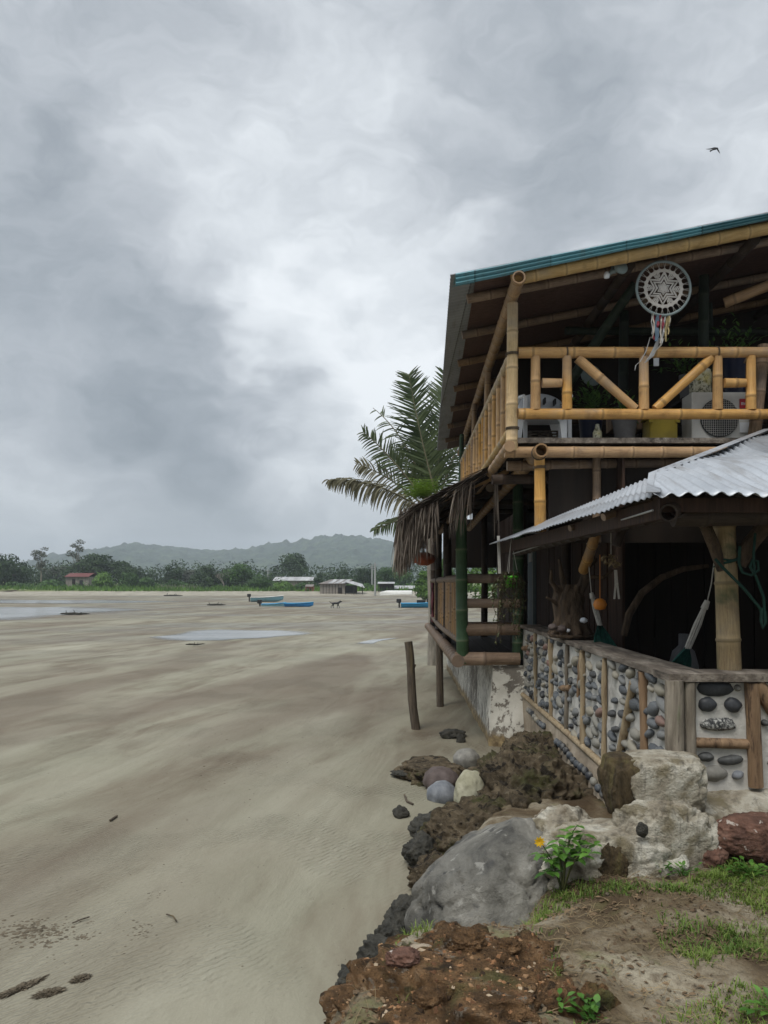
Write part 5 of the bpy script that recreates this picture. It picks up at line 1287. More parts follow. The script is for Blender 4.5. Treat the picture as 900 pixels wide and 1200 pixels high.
# split strips on the long face
def vstrip(y0, y1, z0, z1, w, mat):
    pts = [Vector((WX-.024+.010*NZ.noise(Vector((k*.9, y0, 2))), lerp(y0, y1, k/6)+.008*NZ.noise(Vector((k, y0*3, 0))), lerp(z0, z1, k/6))) for k in range(7)]
    mb = MB(); mb.tube(pts, [w*.44*U(.75, 1.25) for _ in pts], 8); o = mb.build('strip', M[mat], wall); return o
SY = [(5.52, 'redwood', .085), (6.62, 'palewood', .06), (7.36, 'palewood', .07), (8.1, 'greywood', .05), (8.9, 'palewood', .07), (9.9, 'palewood', .06)]
for (y, m_, w_) in SY: vstrip(y, y+U(-.04, .04), WB, WT-.01, w_, m_)
vstrip(6.25, 5.78, WB+.02, WT-.12, .09, 'palewood'); vstrip(7.55, 7.4, WT-.5, WT-.02, .07, 'redwood')
for (ya, yb, z) in ((5.05, 5.5, WB+.30), (10.45, 10.95, WT-.30), (7.95, 8.4, WB+.45)):
    mb = MB(); mb.tube([(WX-.012, ya, z+.06), (WX-.02, (ya+yb)/2, z+.02), (WX-.012, yb, z)], [.035, .04, .035], 8); mb.build('strip', M['redwood'], wall)
mb = MB(); mb.tube([(WX-.03, 5.3, WB), (WX-.03, 8, WB+.01), (WX-.03, 10.9, WB)], .035, 8); mb.build('sill_pole', M['palewood'], wall)
# corner posts and frame of the short face
def fpole(name, px0, py0, px1, py1, r, mat, d=WY-.02):
    a, b = P(px0, py0, d), P(px1, py1, d); pts = [a.lerp(b, k/8)+Vector((.006*NZ.noise(Vector((k*.7, px0, 0))), 0, 0)) for k in range(9)]
    mb = MB(); mb.tube(pts, [r*(1+.10*NZ.noise(Vector((k*1.3, px0, 4)))) for k in range(9)], 12); return mb.build(name, M[mat], wall)
fpole('corner_post', 791, 925, 790, 797, .062, 'greywood', WY-.05); fpole('corner_post', 808.5, 922, 807.5, 799, .043, 'greywood')
fpole('post', 886, 922, 881, 800, .048, 'redwood'); fpole('crossbar', 814, 870, 879, 872, .034, 'redwood', WY-.012); fpole('brace', 908, 834, 886, 800, .05, 'redwood'); fpole('post', 985, 926, 985, 800, .05, 'redwood'); fpole('post', 1060, 926, 1060, 800, .05, 'redwood')
# cobbles: the big ones of the short face
def cob(loc, ry, mat, seed, normal='y', parent=wall, flat=None):
    me = rock_mesh('cobble', ry, seed, sub=3, amp=.14, freq=1.1, fine=.012)
    o = link('cobble', me, M[mat], parent, False); o.location = Vector(loc)-Vector(parent.location); return o
FC = [(838, 806, 22, 10, 'cob_black', 0), (829, 825.5, 11, 9, 'cob_black', 0), (858.5, 826, 11, 9, 'cob_black', .5), (841.5, 848.5, 22, 8, 'cob_speck', 0), (827, 887, 10, 5.5, 'cob_dark', 0), (856, 890.5, 15, 6.5, 'cob_dark', -.1), (837, 906, 16, 10, 'cob_grey', 0), (864, 908, 7, 5.5, 'bluestone', -.3), (896, 847, 4, 4, 'cob_dark', 0), (864, 806, 4, 4, 'cob_grey', 0),
      (915, 812, 16, 9, 'cob_dark', 0), (945, 830, 18, 10, 'cob_grey', 0), (920, 850, 14, 9, 'cob_black', 0), (950, 880, 18, 10, 'cob_dark', 0), (915, 895, 15, 9, 'cob_grey', 0)]
for i, (px, py, a, b_, m_, rt) in enumerate(FC):
    p = P(px, py, WY); k = WY/F; o = cob((p.x, WY+.004, p.z), (a*k, .04, b_*k), m_, 40+i); o.rotation_euler = (0, rt, 0)
# the rows of the long face
rs = random.Random(17); spots = []
strips = sorted([s_[0] for s_ in SY]+[5.06, 10.98, 6.02])
for a, b in zip(strips, strips[1:]):
    y = a+.10
    while y < b-.07:
        z = WB+.03+rs.uniform(0, .07); 
        while z < WT-.04:
            rr = rs.uniform(.045, .085); spots.append((y+rs.uniform(-.075, .075), z+rr*.4+rs.uniform(-.02, .02), rr, rs.uniform(.50, .75))); z += rr*1.25+rs.uniform(.016, .04)
        y += .235
spots = [q for q in spots if rs.random() > .08]
spots.sort(key=lambda q: -q[2]/q[0]**2)
base = [rock_mesh('cobble', (1, 1, 1), 60+k, sub=2, amp=.16, freq=1.1, fine=.01) for k in range(6)]
mass = MB()
for i, (y, z, rr, sq) in enumerate(spots):
    me = base[i % 6]; dims = (.022+rr*.30, rr*1.35, rr*sq); yw = rs.uniform(-.4, .4)
    if i < 85:
        if not me.materials: me.materials.append(M['cob'])
        o = bpy.data.objects.new('cobble', me); C.objects.link(o); o.parent = wall; o.location = Vector((WX-.006, y, z))-Vector(wall.location); o.scale = dims; o.rotation_euler = (yw, 0, 0)
    else:
        c_, s_ = math.cos(yw), math.sin(yw)
        vs = []
        for v in me.vertices:
            q = (v.co.x*dims[0], v.co.y*dims[1], v.co.z*dims[2]); vs.append((WX-.006+q[0], y+q[1]*c_-q[2]*s_, z+q[1]*s_+q[2]*c_))
        mass.add(vs, [tuple(p.vertices) for p in me.polygons], smooth=True)
for i in range(26):        # row of small stones pressed into the apron
    y = 10.3-i*.17; me = base[i % 6]; vs = [(WX-.05-.012*i*.3+v.co.x*.035, y+v.co.y*.055, WB-.13+.012*math.sin(i)+v.co.z*.042) for v in me.vertices]
    if 8 <= i <= 11: continue
    mass.add(vs, [tuple(p.vertices) for p in me.polygons], smooth=True)
tag(mass.build('small_cobbles', M['cobi'], wall), kind='stuff')

# ================================================================== PORCH ROOF
pr_ = thing('porch_roof', 'low white corrugated metal roof over the porch wall', 'porch roof', (2.6, 7, 1.8))
PZ = EYE+.55
def pz(y): return PZ+.32*(y-4.6)
mb = MB(); sl_ = Vector((0, 1, .32)).normalized(); kk = math.sqrt(1+.32**2)
def fedge(u):         # the left edge of this slope follows the hip
    x = 1.58+u*4.2
    y1 = min(8.2, 4.6+(x-1.58)*2.73 if x < 1.84 else 5.31+(x-1.84)*1.28)
    sag = .03*math.sin(u*9)-.02
    return (-.02+sag*.6, max(.03, (y1-4.6)*kk))
corrugated(mb, (1.58, 4.6, PZ+.005), (1, 0, 0), sl_, 4.2, 1, .105, .014, wob=.085, nv=14, edge=fedge)
solidify(mb.build('sheet', M['zinc'], pr_), .004)
# flank: narrow sheets running down to the long eave
mb = MB(); V = []; n = 330
for i in range(n+1):
    t_ = i/n; h = math.cos(t_*5.6/.105*6.283)*.0065
    lo = Vector((1.58, 4.6, PZ)).lerp(Vector((1.25, 10.2, PZ)), t_); hi = Vector((1.84, 5.31, PZ+.235)).lerp(Vector((1.60, 10.35, PZ+.14)), t_)
    lo += Vector((.02*NZ.noise(Vector((t_*14, 0, 0))), 0, .018*NZ.noise(Vector((t_*9, 4, 0)))))
    for j in range(5): p = lo.lerp(hi, j/4); V.append(p+Vector((-.4, 0, 1)).normalized()*h)
mb.add(V, [(i*5+j, i*5+j+1, (i+1)*5+j+1, (i+1)*5+j) for i in range(n) for j in range(4)], smooth=True); solidify(mb.build('sheet', M['zinc'], pr_), .004)
mb = MB(); mb.add([(1.84, 5.31, PZ+.23), (4.1, 8.2, PZ+1.15), (4.1, 8.45, PZ+1.15), (2.2, 8.45, PZ+.25), (2.2, 10.4, PZ+.2), (1.60, 10.35, PZ+.135)], [(0, 1, 2, 3), (0, 3, 4, 5)]); solidify(mb.build('sheet', M['zinc'], pr_), .004)
# timber under the eaves
MB().beam((1.72, 4.75, PZ-.06), (1.42, 10.1, PZ-.06), .04, .13).build('eave_board', M['boards'], pr_)
MB().beam((1.66, 4.72, PZ-.045), (5.8, 4.72, PZ-.045), .04, .09).build('eave_board', M['boards'], pr_)
pole('eave_pole', (1.80, 4.85, PZ-.10), (5.8, 4.85, PZ-.10), .07, 'bam_d', pr_); pole('eave_pole', (1.79, 4.72, PZ-.06), (1.62, 10.1, PZ-.11), .06, 'bam_d', pr_, hollow=(0,))
for y in (5.6, 6.7, 7.8, 9.0): bpole((1.55, y, PZ-.04+.0*y), (2.1, y+.2, PZ+.14), .028).build('rafter', M['bam_b'], pr_)
for x in (2.4, 3.1, 3.8, 4.5): y1 = min(8.2, 5.1+(x-1.84)*1.28); bpole((x, 4.65, pz(4.65)-.08), (x, y1, pz(y1)-.08), .045).build('rafter', M['bam_d'], pr_)
pole('corner_pole', (1.70, 4.66, PZ-.10), (4.05, 8.1, PZ+.98), .055, 'bam_d', pr_, hollow=(0,))
hp = MB()
for a_, b_ in (((1.58, 4.59, PZ+.01), (1.84, 5.31, PZ+.24)), ((1.84, 5.31, PZ+.24), (4.1, 8.2, PZ+1.165))):
    hp.strip([Vector(a_).lerp(Vector(b_), k/6)+Vector((0, 0, .012)) for k in range(7)], .09, Vector((.8, -.6, -.05)).normalized())
solidify(hp.build('ridge_cap', M['zinc'], pr_), .004)
q = P(853, 786, 5.2)
pole('post', (q.x+.01, 5.2, WT+.03), (q.x-.03, 5.2, PZ-.03), .076, 'bam_post', pr_, node=.40, seg=20, bend=.002)
mb = MB(); a = P(842, 665, 5.17); mb.tube([P(846, 668, 5.17), P(836, 638, 5.15), P(826, 615, 5.1), P(810, 601, 5.0), P(798, 600, 4.9)], [.035, .042, .04, .034, .022], 10); mb.build('brace', M['gnarl'], pr_)
mb = MB(); mb.tube([P(866, 662, 5.17), P(880, 636, 5.15), P(900, 612, 5.1), P(925, 596, 5.)], [.05, .055, .055, .05], 10); mb.build('brace', M['gnarl'], pr_)
mb = MB(); mb.tube([P(601, 649, 9.6)+Vector((0, 0, .0)), P(700, 618, 6.3), P(765, 598, 4.75)], .007, 5); mb.build('cord', M['cloth_w'], pr_)
pole('strut', P(684, 668, 8.2), P(702, 612, 7.2), .055, 'bam_o', pr_)
pole('strut', P(722, 640, 6.2), P(733, 612, 6.2), .035, 'bam_d', pr_)
MB().beam(P(585.5, 672, 9.9), P(584, 628, 9.9), .055, .03).build('batten', M['mortar'], pr_)
# ropes on the post
rp = MB(); c = q; 
for k in range(3):
    zc = P(0, 652+k*3.5, 5.2).z; rp.tube([(c.x-.005+math.cos(a_)*.084, 5.2+math.sin(a_)*.084, zc+.03*math.sin(a_*1.+k)) for a_ in [i*.45 for i in range(15)]], .008, 6)
rp.tube([P(838, 655, 5.07), P(846, 664, 5.05), P(872, 690, 5.05), P(890, 712, 5.06), P(894, 722, 5.08)], .010, 6)
rp.tube([P(867, 640, 5.05), P(866, 660, 5.05), P(870, 671, 5.05), P(880, 674, 5.05), P(889, 668, 5.05), P(888, 658, 5.06), P(882, 656, 5.06), P(879, 664, 5.05), P(886, 676, 5.05), P(895, 700, 5.06), P(896, 722, 5.06)], .010, 6)
rp.tube([P(884, 672, 5.05), P(883, 650, 5.05), P(885, 625, 5.08)], .009, 6)
rp.tube([P(893, 712, 5.06), P(892, 728, 5.06), P(894, 736, 5.06), P(897, 730, 5.06), P(896, 715, 5.06)], .011, 6)
tag(rp.build('rope', M['rope_g']), 'green rope tied and looped round the big porch post', 'rope')

# ---------------------------------------------------------------- porch things
hm = thing('hammock', 'green cloth hammock slung inside the dark porch', 'hammock', P(745, 760, 7))
pa, pb = P(693, 695, 8.0), P(829, 704, 5.75); na, nb_ = P(703, 733, 7.9), P(806, 760, 5.85)
for (e, nk) in ((pa, na), (pb, nb_)):
    mb = MB()
    for k in range(9):
        o = Vector((math.cos(k*.7), math.sin(k*.7), 0))*.028; mb.tube([e+o*.3, e.lerp(nk, .5)+o*.9, nk+o*.75], .0065, 5)
    mb.tube([e, e.lerp(nk, .16)], [.022, .03], 8); mb.build('cords', M['rope_w'], hm)
mb = MB(); V = []; nn = 24
for i in range(nn+1):
    t_ = i/nn; c = na.lerp(nb_, t_); sag = -.62*(1-(2*t_-1)**2); wd = .022+.42*math.sin(math.pi*t_)**.7
    for j in range(13):
        u = j/12*2-1; V.append(c+Vector((u*wd*.8+.01*math.sin(j*4.), u*wd*.5, sag-.20*(1-u*u)*math.sin(math.pi*t_)+.014*math.sin(j*2.4+t_*6))))
mb.add(V, [(i*13+j, i*13+j+1, (i+1)*13+j+1, (i+1)*13+j) for i in range(nn) for j in range(12)], smooth=True); solidify(mb.build('cloth', M['hammock'], hm), .008)
MB().tube([pb, pb+Vector((.03, 0, .13)), (pb.x+.1, pb.y, PZ)], .005, 5).build('hanging_cord', M['rope_w'], hm); MB().tube([pa, (pa.x-.05, pa.y, PZ-.1)], .005, 5).build('hanging_cord', M['rope_w'], hm)
mb = MB(); mb.tube([P(731, 745, 7.6), P(737, 720, 7.6), P(752, 695, 7.6), P(775, 677, 7.6), P(800, 667, 7.6), P(830, 663, 7.6)], [.035, .04, .038, .035, .03, .02], 8); tag(mb.build('driftwood_arch', M['gnarl']), 'curved driftwood arch standing in the dark porch', 'driftwood')
gas = lathe(MB(), (P(801, 0, 7.8).x, 7.8, .8), [(.13, 0), (.15, .03), (.15, .75), (.11, .9), (.05, .96), (.05, 1.08), (0, 1.08)], 18); tag(gas.build('tank', M['greypot']), 'tall grey tank dim inside the porch', 'tank')
gp2 = lathe(MB(), (P(786, 0, 7.).x, 7.0, .8), [(.1, 0), (.17, .2), (.17, .45), (.11, .62), (.13, .68), (0, .68)], 18); tag(gp2.build('jar', M['greypot']), 'rounded grey jar beside the tall tank in the porch', 'jar')
ob = lathe(MB(), P(703, 708, 7.4)-Vector((0, 0, .05)), [(0, -.01), (.05, .0), (.068, .045), (.055, .085), (.025, .105), (0, .108)], 16); ob.tube([P(703, 704, 7.4), P(703, 650, 7.4)], .004, 5); tag(ob.build('gourd', M['orange']), 'orange gourd hanging on a string in the porch', 'gourd')
hd = thing('hanging_ornament', 'pale dried flower bunch with white ribbon hanging from the roof', 'ornament', P(716, 658, 6.6)); mb = MB()
leaf_cloud(mb, [(tuple(P(714, 655, 6.6)), (.07, .06, .05)), (tuple(P(722, 661, 6.6)), (.05, .05, .03))], 90, .03, 2); mb.build('flowers', M['straw'], hd)
mb = MB(); mb.strip([P(721, 668, 6.6), P(721.5, 685, 6.6), P(720, 702, 6.6)], .018, Vector((1, .2, 0))); mb.strip([P(722, 668, 6.6), P(723.5, 686, 6.6), P(725.5, 702, 6.6)], .018, Vector((1, .2, 0))); solidify(mb.build('ribbon', M['rope_w'], hd), .004); MB().tube([P(716, 650, 6.6), P(716, 618, 6.6)], .004, 4).build('string', M['rope_w'], hd)
# gnarled stump planter standing on the wall
st = thing('driftwood_stump', 'gnarled driftwood stump with branches on the wall end', 'driftwood', P(670, 740, 8.3))
rs = random.Random(9); b0 = P(668, 742, 8.3); mb = MB()
pts = [b0+Vector((.02*math.sin(k*1.4), .02*math.cos(k*2), k*.085)) for k in range(7)]
mb.tube(pts, [.20, .18, .165, .16, .17, .15, .10], 14)
for k in range(9):
    a_ = k*.7; s_ = b0+Vector((math.cos(a_)*.12, math.sin(a_)*.12, -.02)); mb.tube([s_+Vector((math.cos(a_)*.09, math.sin(a_)*.09, 0)), s_+Vector((0, 0, .16)), s_+Vector((-.03, 0, .38)), s_+Vector((math.cos(a_+1)*.03, 0, .56))], [.05, .06, .055, .03], 7)
o = mb.build('trunk', M['gnarl'], st)
for (tp, m1, r_) in (((655, 655), (662, 690), .04), ((700, 655), (684, 682), .055), ((646, 668), (656, 695), .035), ((718, 668), (690, 676), .035), ((640, 700), (656, 712), .03)):
    mb = MB(); p0, p1, p2 = P(670, 712, 8.3), P(*m1, 8.25), P(*tp, 8.15); mb.tube([p0, p1, p1.lerp(p2, .5)+Vector((rs.uniform(-.05, .05), 0, rs.uniform(-.05, .05))), p2], [r_*1.2, r_, r_*.7, r_*.35], 8); mb.build('branch', M['gnarl'], st)
tr = MB(); V = lathe(tr, (b0.x+.02, 8.2, WT+.05), [(.10, 0), (.27, .012), (.30, .05), (.27, .05), (.1, .03), (0, .03)], 18); tag(tr.build('wooden_tray', M['gnarl']), 'shallow wooden tray under the driftwood stump', 'tray')
for i, (px, py, r_, m_, lb) in enumerate([(658, 737, .05, 'plumstone', 'reddish shell left of the driftwood stump'), (665, 739, .026, 'white', 'small white shell in the wooden tray'), (684, 727, .035, 'white', 'white shell right of the driftwood stump'), (676, 747, .04, 'bluestone', 'pale pebble at the right of the wooden tray'), (648, 735, .045, 'plumstone', 'brown shell lump at the far end of the cap board')]):
    p = P(px, py, 8.1); rock('shell', (p.x, p.y, p.z), (r_*1.2, r_, r_*.8), m_, lb, 70+i, 'shell', 'shells around the driftwood stump', sub=3)
# lime pot with trailing vine
lp = thing('hanging_planter', 'lime green hanging pot with trailing dry vines', 'planter', P(599, 682, 9.4)); a = P(599, 689, 9.4)
lathe(MB(), (a.x, a.y, a.z), [(.065, 0), (.085, .12), (.095, .13), (.095, .155), (.085, .155), (.07, .11), (0, .11)], 20).build('pot', M['lime'], lp)
for an in (0, 2.1, 4.2): MB().tube([(a.x+math.cos(an)*.09, a.y+math.sin(an)*.09, a.z+.15), (a.x, a.y, a.z+.62)], .004, 4).build('hanger', M['rope_w'], lp)
mb = MB(); rs = random.Random(31); st_ = MB()
for k in range(46):
    an = rs.uniform(0, 6.28); p = Vector((a.x+math.cos(an)*.06, a.y+math.sin(an)*.06, a.z+.15)); L = rs.uniform(.15, .85) if rs.random() < .7 else .15; q_ = []
    out = rs.uniform(.05, .17)
    for j in range(10):
        t_ = j/9; q_.append(p+Vector((math.cos(an)*out*min(1, t_*3)-.06*t_*rs.random(), math.sin(an)*out*min(1, t_*3)*.6, .06*math.sin(min(1, t_*4)*3.14)-L*t_+rs.uniform(-.02, .02))))
    st_.tube(q_, .004, 4)
    for x_ in q_:
        for _ in range(3): leaf(mb, x_, Vector((rs.uniform(-1, 1), rs.uniform(-1, 1), rs.uniform(-.8, .5))), Vector((0, 0, 1)), rs.uniform(.025, .05), .022)
mb.build('vine', M['lf_vine'], lp); st_.build('vine_stems', M['gnarl'], lp)

# ================================================================== ROCKS
ico = Quaternion((0, 1, 0), math.radians(-30))
rock('boulder', (.70, 4.90, .24), (.66, .50, .56), 'boulder', 'huge smooth grey boulder leaning on the bank', 3, 'boulder', sub=6, amp=.09, freq=1.0, fine=.045, ffreq=3.0, crack=.07, rot=Quaternion((0, 1, 0), math.radians(-30)) @ Quaternion((0, 0, 1), .3), flat=[('+z', .86)], ridge=.09)
rock('rock_outcrop', (1.28, 7.35, .16), (.62, 1.05, .58), 'earthrock', 'crumbling brown earthen outcrop below the cobble wall', 5, 'outcrop', sub=6, amp=.20, freq=1.4, fine=.10, ffreq=10., ridge=.14)
rock('rock_outcrop', (.78, 6.55, .05), (.62, .55, .40), 'earthrock', 'lower brown earthen slope behind the grey boulder', 8, 'outcrop', sub=6, amp=.20, freq=1.5, fine=.10, ffreq=10., ridge=.14)
rock('rock_outcrop', (1.62, 8.7, .15), (.42, .9, .5), 'earthrock', 'far end of the brown earthen bank against the sea wall', 9, 'outcrop', sub=6, amp=.20, freq=1.5, fine=.10, ffreq=10., ridge=.14)
rock('boulder', (.70, 7.15, .36), (.165, .2, .25), 'greenstone', 'pale rounded boulder with green algae beside the outcrop', 11, 'boulder', sub=5, amp=.10, fine=.02)
def rk(px, py, d, rx, rz_, mat, label, seed, ry=None, nm='rock', **kw):
    p = P(px, py, d); return rock(nm, (p.x, p.y, max(p.z, rz_*.25)), (rx, ry or rx, rz_), mat, label, seed, 'rock', 'rocks at the foot of the bank', **kw)
rk(518, 939, 8.3, .17, .16, 'bluestone', 'round blue grey stone on the sand', 12, sub=4, amp=.1, fine=.015)
rk(517, 915, 8.7, .21, .17, 'plumstone', 'plum brown stone behind the blue grey stone', 13, sub=4, amp=.12, fine=.02)
rk(547, 890, 9.6, .17, .15, 'cob_grey', 'grey rounded stone nearest the sea wall', 14, sub=4, amp=.1, fine=.02)
rk(505, 905, 9.2, .38, .20, 'earthrock', 'flat rough dark slab lying on the sand', 15, ry=.45, sub=5, amp=.25, fine=.10, ridge=.3, flat=[('+z', .55)])
rk(475, 905, 9.2, .17, .05, 'darkrock', 'thin dark stone left of the rough slab', 16, sub=4, amp=.3, fine=.08)
rk(470, 958, 7.7, .085, .075, 'darkrock', 'small lone dark stone on the open sand', 17, sub=4, amp=.25, fine=.08)
rk(530, 860, 11.6, .20, .07, 'darkrock', 'flat dark stone near the two posts', 18, sub=4, amp=.3, fine=.08)
rk(540, 868, 11.2, .07, .09, 'darkrock', 'short dark stub beside the flat dark stone', 19, sub=4, amp=.2, fine=.08)
rk(515, 975, 7.0, .26, .19, 'darkrock', 'jagged dark rock at the top of the bank edge', 20, sub=5, amp=.3, fine=.10, ridge=.22)
rk(497, 1000, 6.4, .17, .14, 'darkrock', 'jagged dark rock with pitted face above the boulder', 21, sub=5, amp=.3, fine=.10, ridge=.22)
rk(510, 1030, 5.9, .20, .17, 'earthrock', 'brown crumbly rock wedged behind the grey boulder', 22, sub=5, amp=.3, fine=.12, ridge=.3)
rk(478, 1075, 5.25, .13, .13, 'darkrock', 'dark rock against the left side of the boulder', 23, sub=5, amp=.3, fine=.10, ridge=.22)
rk(457, 1100, 4.8, .10, .10, 'darkrock', 'small dark rock just above the lowest rocks', 26, sub=5, amp=.3, fine=.10, ridge=.22)
rk(444, 1120, 4.55, .12, .10, 'darkrock', 'dark rock left of the boulder foot', 24, sub=5, amp=.3, fine=.10, ridge=.22)
rk(417, 1152, 4.3, .115, .11, 'darkrock', 'black pitted rock, lowest on the sand edge', 25, sub=5, amp=.25, fine=.09, ridge=.22)
rock('laterite_ledge', (.26, 3.18, .38), (.60, .64, .42), 'laterite', 'crumbly orange brown laterite ledge in the foreground', 28, 'rock', sub=6, amp=.24, freq=2.2, fine=.12, ffreq=6., ridge=.16, flat=[('+z', .88)])
rock('laterite_ledge', (.72, 3.12, .38), (.40, .30, .30), 'laterite', 'smaller laterite clod half buried in the bottom bank edge', 29, 'rock', sub=6, amp=.22, freq=1.8, fine=.16, ffreq=7., ridge=.25)
# concrete and rock at the wall corner
rock('mossy_rock', (1.30, 4.46, .72), (.10, .03, .11), 'mossrock', 'brown moss patch on the white concrete beside the plant', 46, 'rock', sub=5, amp=.25, freq=1.6, fine=.08)
rock('mossy_rock', (1.46, 4.435, .93), (.035, .02, .045), 'darkrock', 'small dark pit stone in the white concrete face', 47, 'rock', sub=4, amp=.2)
rock('concrete_block', (1.70, 4.82, 1.10), (.315, .24, .27), 'conc', 'sand coloured flat topped concrete lump at the wall corner', 33, 'concrete', sub=6, amp=.14, freq=1.3, fine=.06, ffreq=5, ridge=.08, crack=.05, flat=[('+z', .70), ('-y', .8), ('+x', .8)])
rock('concrete_block', (1.68, 4.68, .80), (.34, .24, .30), 'conc', 'stained whitish concrete lump under the flat topped one', 34, 'concrete', sub=6, amp=.16, freq=1.4, fine=.07, ffreq=5, ridge=.10, crack=.07, flat=[('-y', .72)])
rock('concrete_block', (1.42, 4.66, .62), (.54, .24, .31), 'conc', 'low white concrete base behind the flowering plant', 35, 'concrete', sub=6, amp=.2, freq=1.6, fine=.07, ffreq=5, ridge=.14, flat=[('+z', .8)])
rock('concrete_block', (1.12, 5.0, .62), (.30, .3, .26), 'conc', 'pale rough concrete edge right of the grey boulder', 36, 'concrete', sub=6, amp=.2, freq=1.6, fine=.07, ffreq=5, ridge=.14)
rock('mossy_rock', (1.44, 4.80, 1.12), (.125, .19, .21), 'mossrock', 'dark brown mossy lump on the corner concrete', 37, 'rock', sub=6, amp=.20, freq=1.3, fine=.05, ffreq=4, flat=[('+z', .8), ('-y', .8)])
rock('red_rock', (2.26, 4.62, .83), (.30, .17, .155), 'redrock', 'reddish brown rock flecked with white under the short wall', 38, 'rock', sub=6, amp=.12, freq=1.3, fine=.06, ffreq=7, flat=[('+z', .8), ('-y', .8)])
rock('red_rock', (1.92, 4.62, .72), (.12, .14, .11), 'redrock', 'small red brown rock left of the white flecked one', 39, 'rock', sub=5, amp=.15, fine=.07)
mb = MB(); V = []; prof = [(5.06, 1.02), (4.93, 1.00), (4.84, .975), (4.78, .92), (4.74, .82), (4.73, .70), (4.66, .66), (4.56, .63), (4.5, .55), (4.48, .4)]
for i in range(90):
    x = 1.75+i*.04
    for k, (y, z) in enumerate(prof): V.append((x, y+.035*NZ.fractal(Vector((x*3, k*.5, 1)), 1, 2, 4), z+.03*NZ.fractal(Vector((x*3, k*.5, 8)), 1, 2, 4)))
n = len(prof); mb.add(V, [(i*n+k, i*n+k+1, (i+1)*n+k+1, (i+1)*n+k) for i in range(89) for k in range(n-1)], smooth=True)
tag(mb.build('plinth', M['conc']), 'rough concrete plinth along the foot of the short wall', 'plinth')

# ================================================================== PLANTS ON THE BANK
def flower_plant():
    b = Vector((.98, 4.42, bank_z(.98, 4.42))); th_ = thing('flowering_plant', 'leafy green plant with one yellow flower by the boulder', 'plant', b); rs = random.Random(12)
    st_ = MB(); lf = MB(); fl = None
    tips = [(632, 1000), (640, 1022), (648, 992), (655, 985), (668, 975), (676, 968), (683, 978), (697, 990), (690, 1000), (662, 1000), (645, 1008)]
    for i, (px, py) in enumerate(tips):
        tp = P(px, py, 4.42+rs.uniform(-.12, .12)); m_ = b.lerp(tp, .55)+Vector((rs.uniform(-.03, .03), 0, .06)); pts = [b, b.lerp(m_, .5)+Vector((0, 0, .02)), m_, m_.lerp(tp, .6)+Vector((0, 0, .02)), tp]
        st_.tube(pts, [.006, .005, .004, .003, .002], 6)
        for k in range(4):
            c = m_.lerp(tp, k/3); a0 = rs.uniform(0, 3.1)
            for s_ in range(3 if k == 3 else 2):
                a_ = a0+s_*(2.1 if k == 3 else 3.14); leaf(lf, c, Vector((math.cos(a_), math.sin(a_)*.8-.2, rs.uniform(-.25, .35))), Vector((0, 0, 1)), rs.uniform(.055, .09), rs.uniform(.034, .046))
    st_.build('stem', M['lf_vine'], th_); lf.build('leaves', M['lf_plant'], th_)
    c = P(632, 986, 4.30); fl = MB()
    for k in range(9): a_ = k*.698; leaf(fl, c, Vector((math.cos(a_), -.45, math.sin(a_))), Vector((0, -1, 0)), .034, .018)
    fl.build('flower', M['lf_yellow'], th_)
    st2 = MB(); st2.tube([c, P(637, 992, 4.38), P(648, 1010, 4.42)], .003, 5); st2.build('flower_stalk', M['lf_vine'], th_)
flower_plant()
def weed(px, py, d, r, n, label, L=.05, mat='lf_plant', name='weed', h=.08):
    g = P(px, py, d); b = Vector((g.x, g.y, bank_z(g.x, g.y))); rs = random.Random(int(px*3+py)); mb = MB()
    for _ in range(n):
        an = rs.uniform(0, 6.28); q = b+Vector((math.cos(an)*r*rs.random(), math.sin(an)*r*.6*rs.random(), rs.uniform(.0, h))); mb.tube([b-Vector((0, 0, .01)), b.lerp(q, .5)+Vector((0, 0, .012)), q], .0016, 4, False); leaf(mb, q, Vector((math.cos(an), math.sin(an), rs.uniform(.0, .9))), Vector((0, 0, 1)), L*rs.uniform(.6, 1.2), L*.55)
    tag(mb.build(name, M[mat]), label, 'weed', 'broad leaved weeds on the bank')
weed(692, 1193, 2.97, .07, 22, 'low bright green weed at the bottom edge of the photo', .055); weed(655, 1190, 3.0, .05, 10, 'tiny green weed left of the low bright weed', .04)
weed(880, 1042, 4.35, .16, 60, 'broad patch of green weeds below the reddish rock', .05); weed(800, 1035, 4.4, .10, 26, 'thin green weeds at the foot of the whitish concrete', .04); weed(775, 1032, 4.45, .06, 12, 'small weed left of the thin green weeds', .035); weed(905, 1190, 3.0, .10, 20, 'green weed in the bottom right corner', .05)
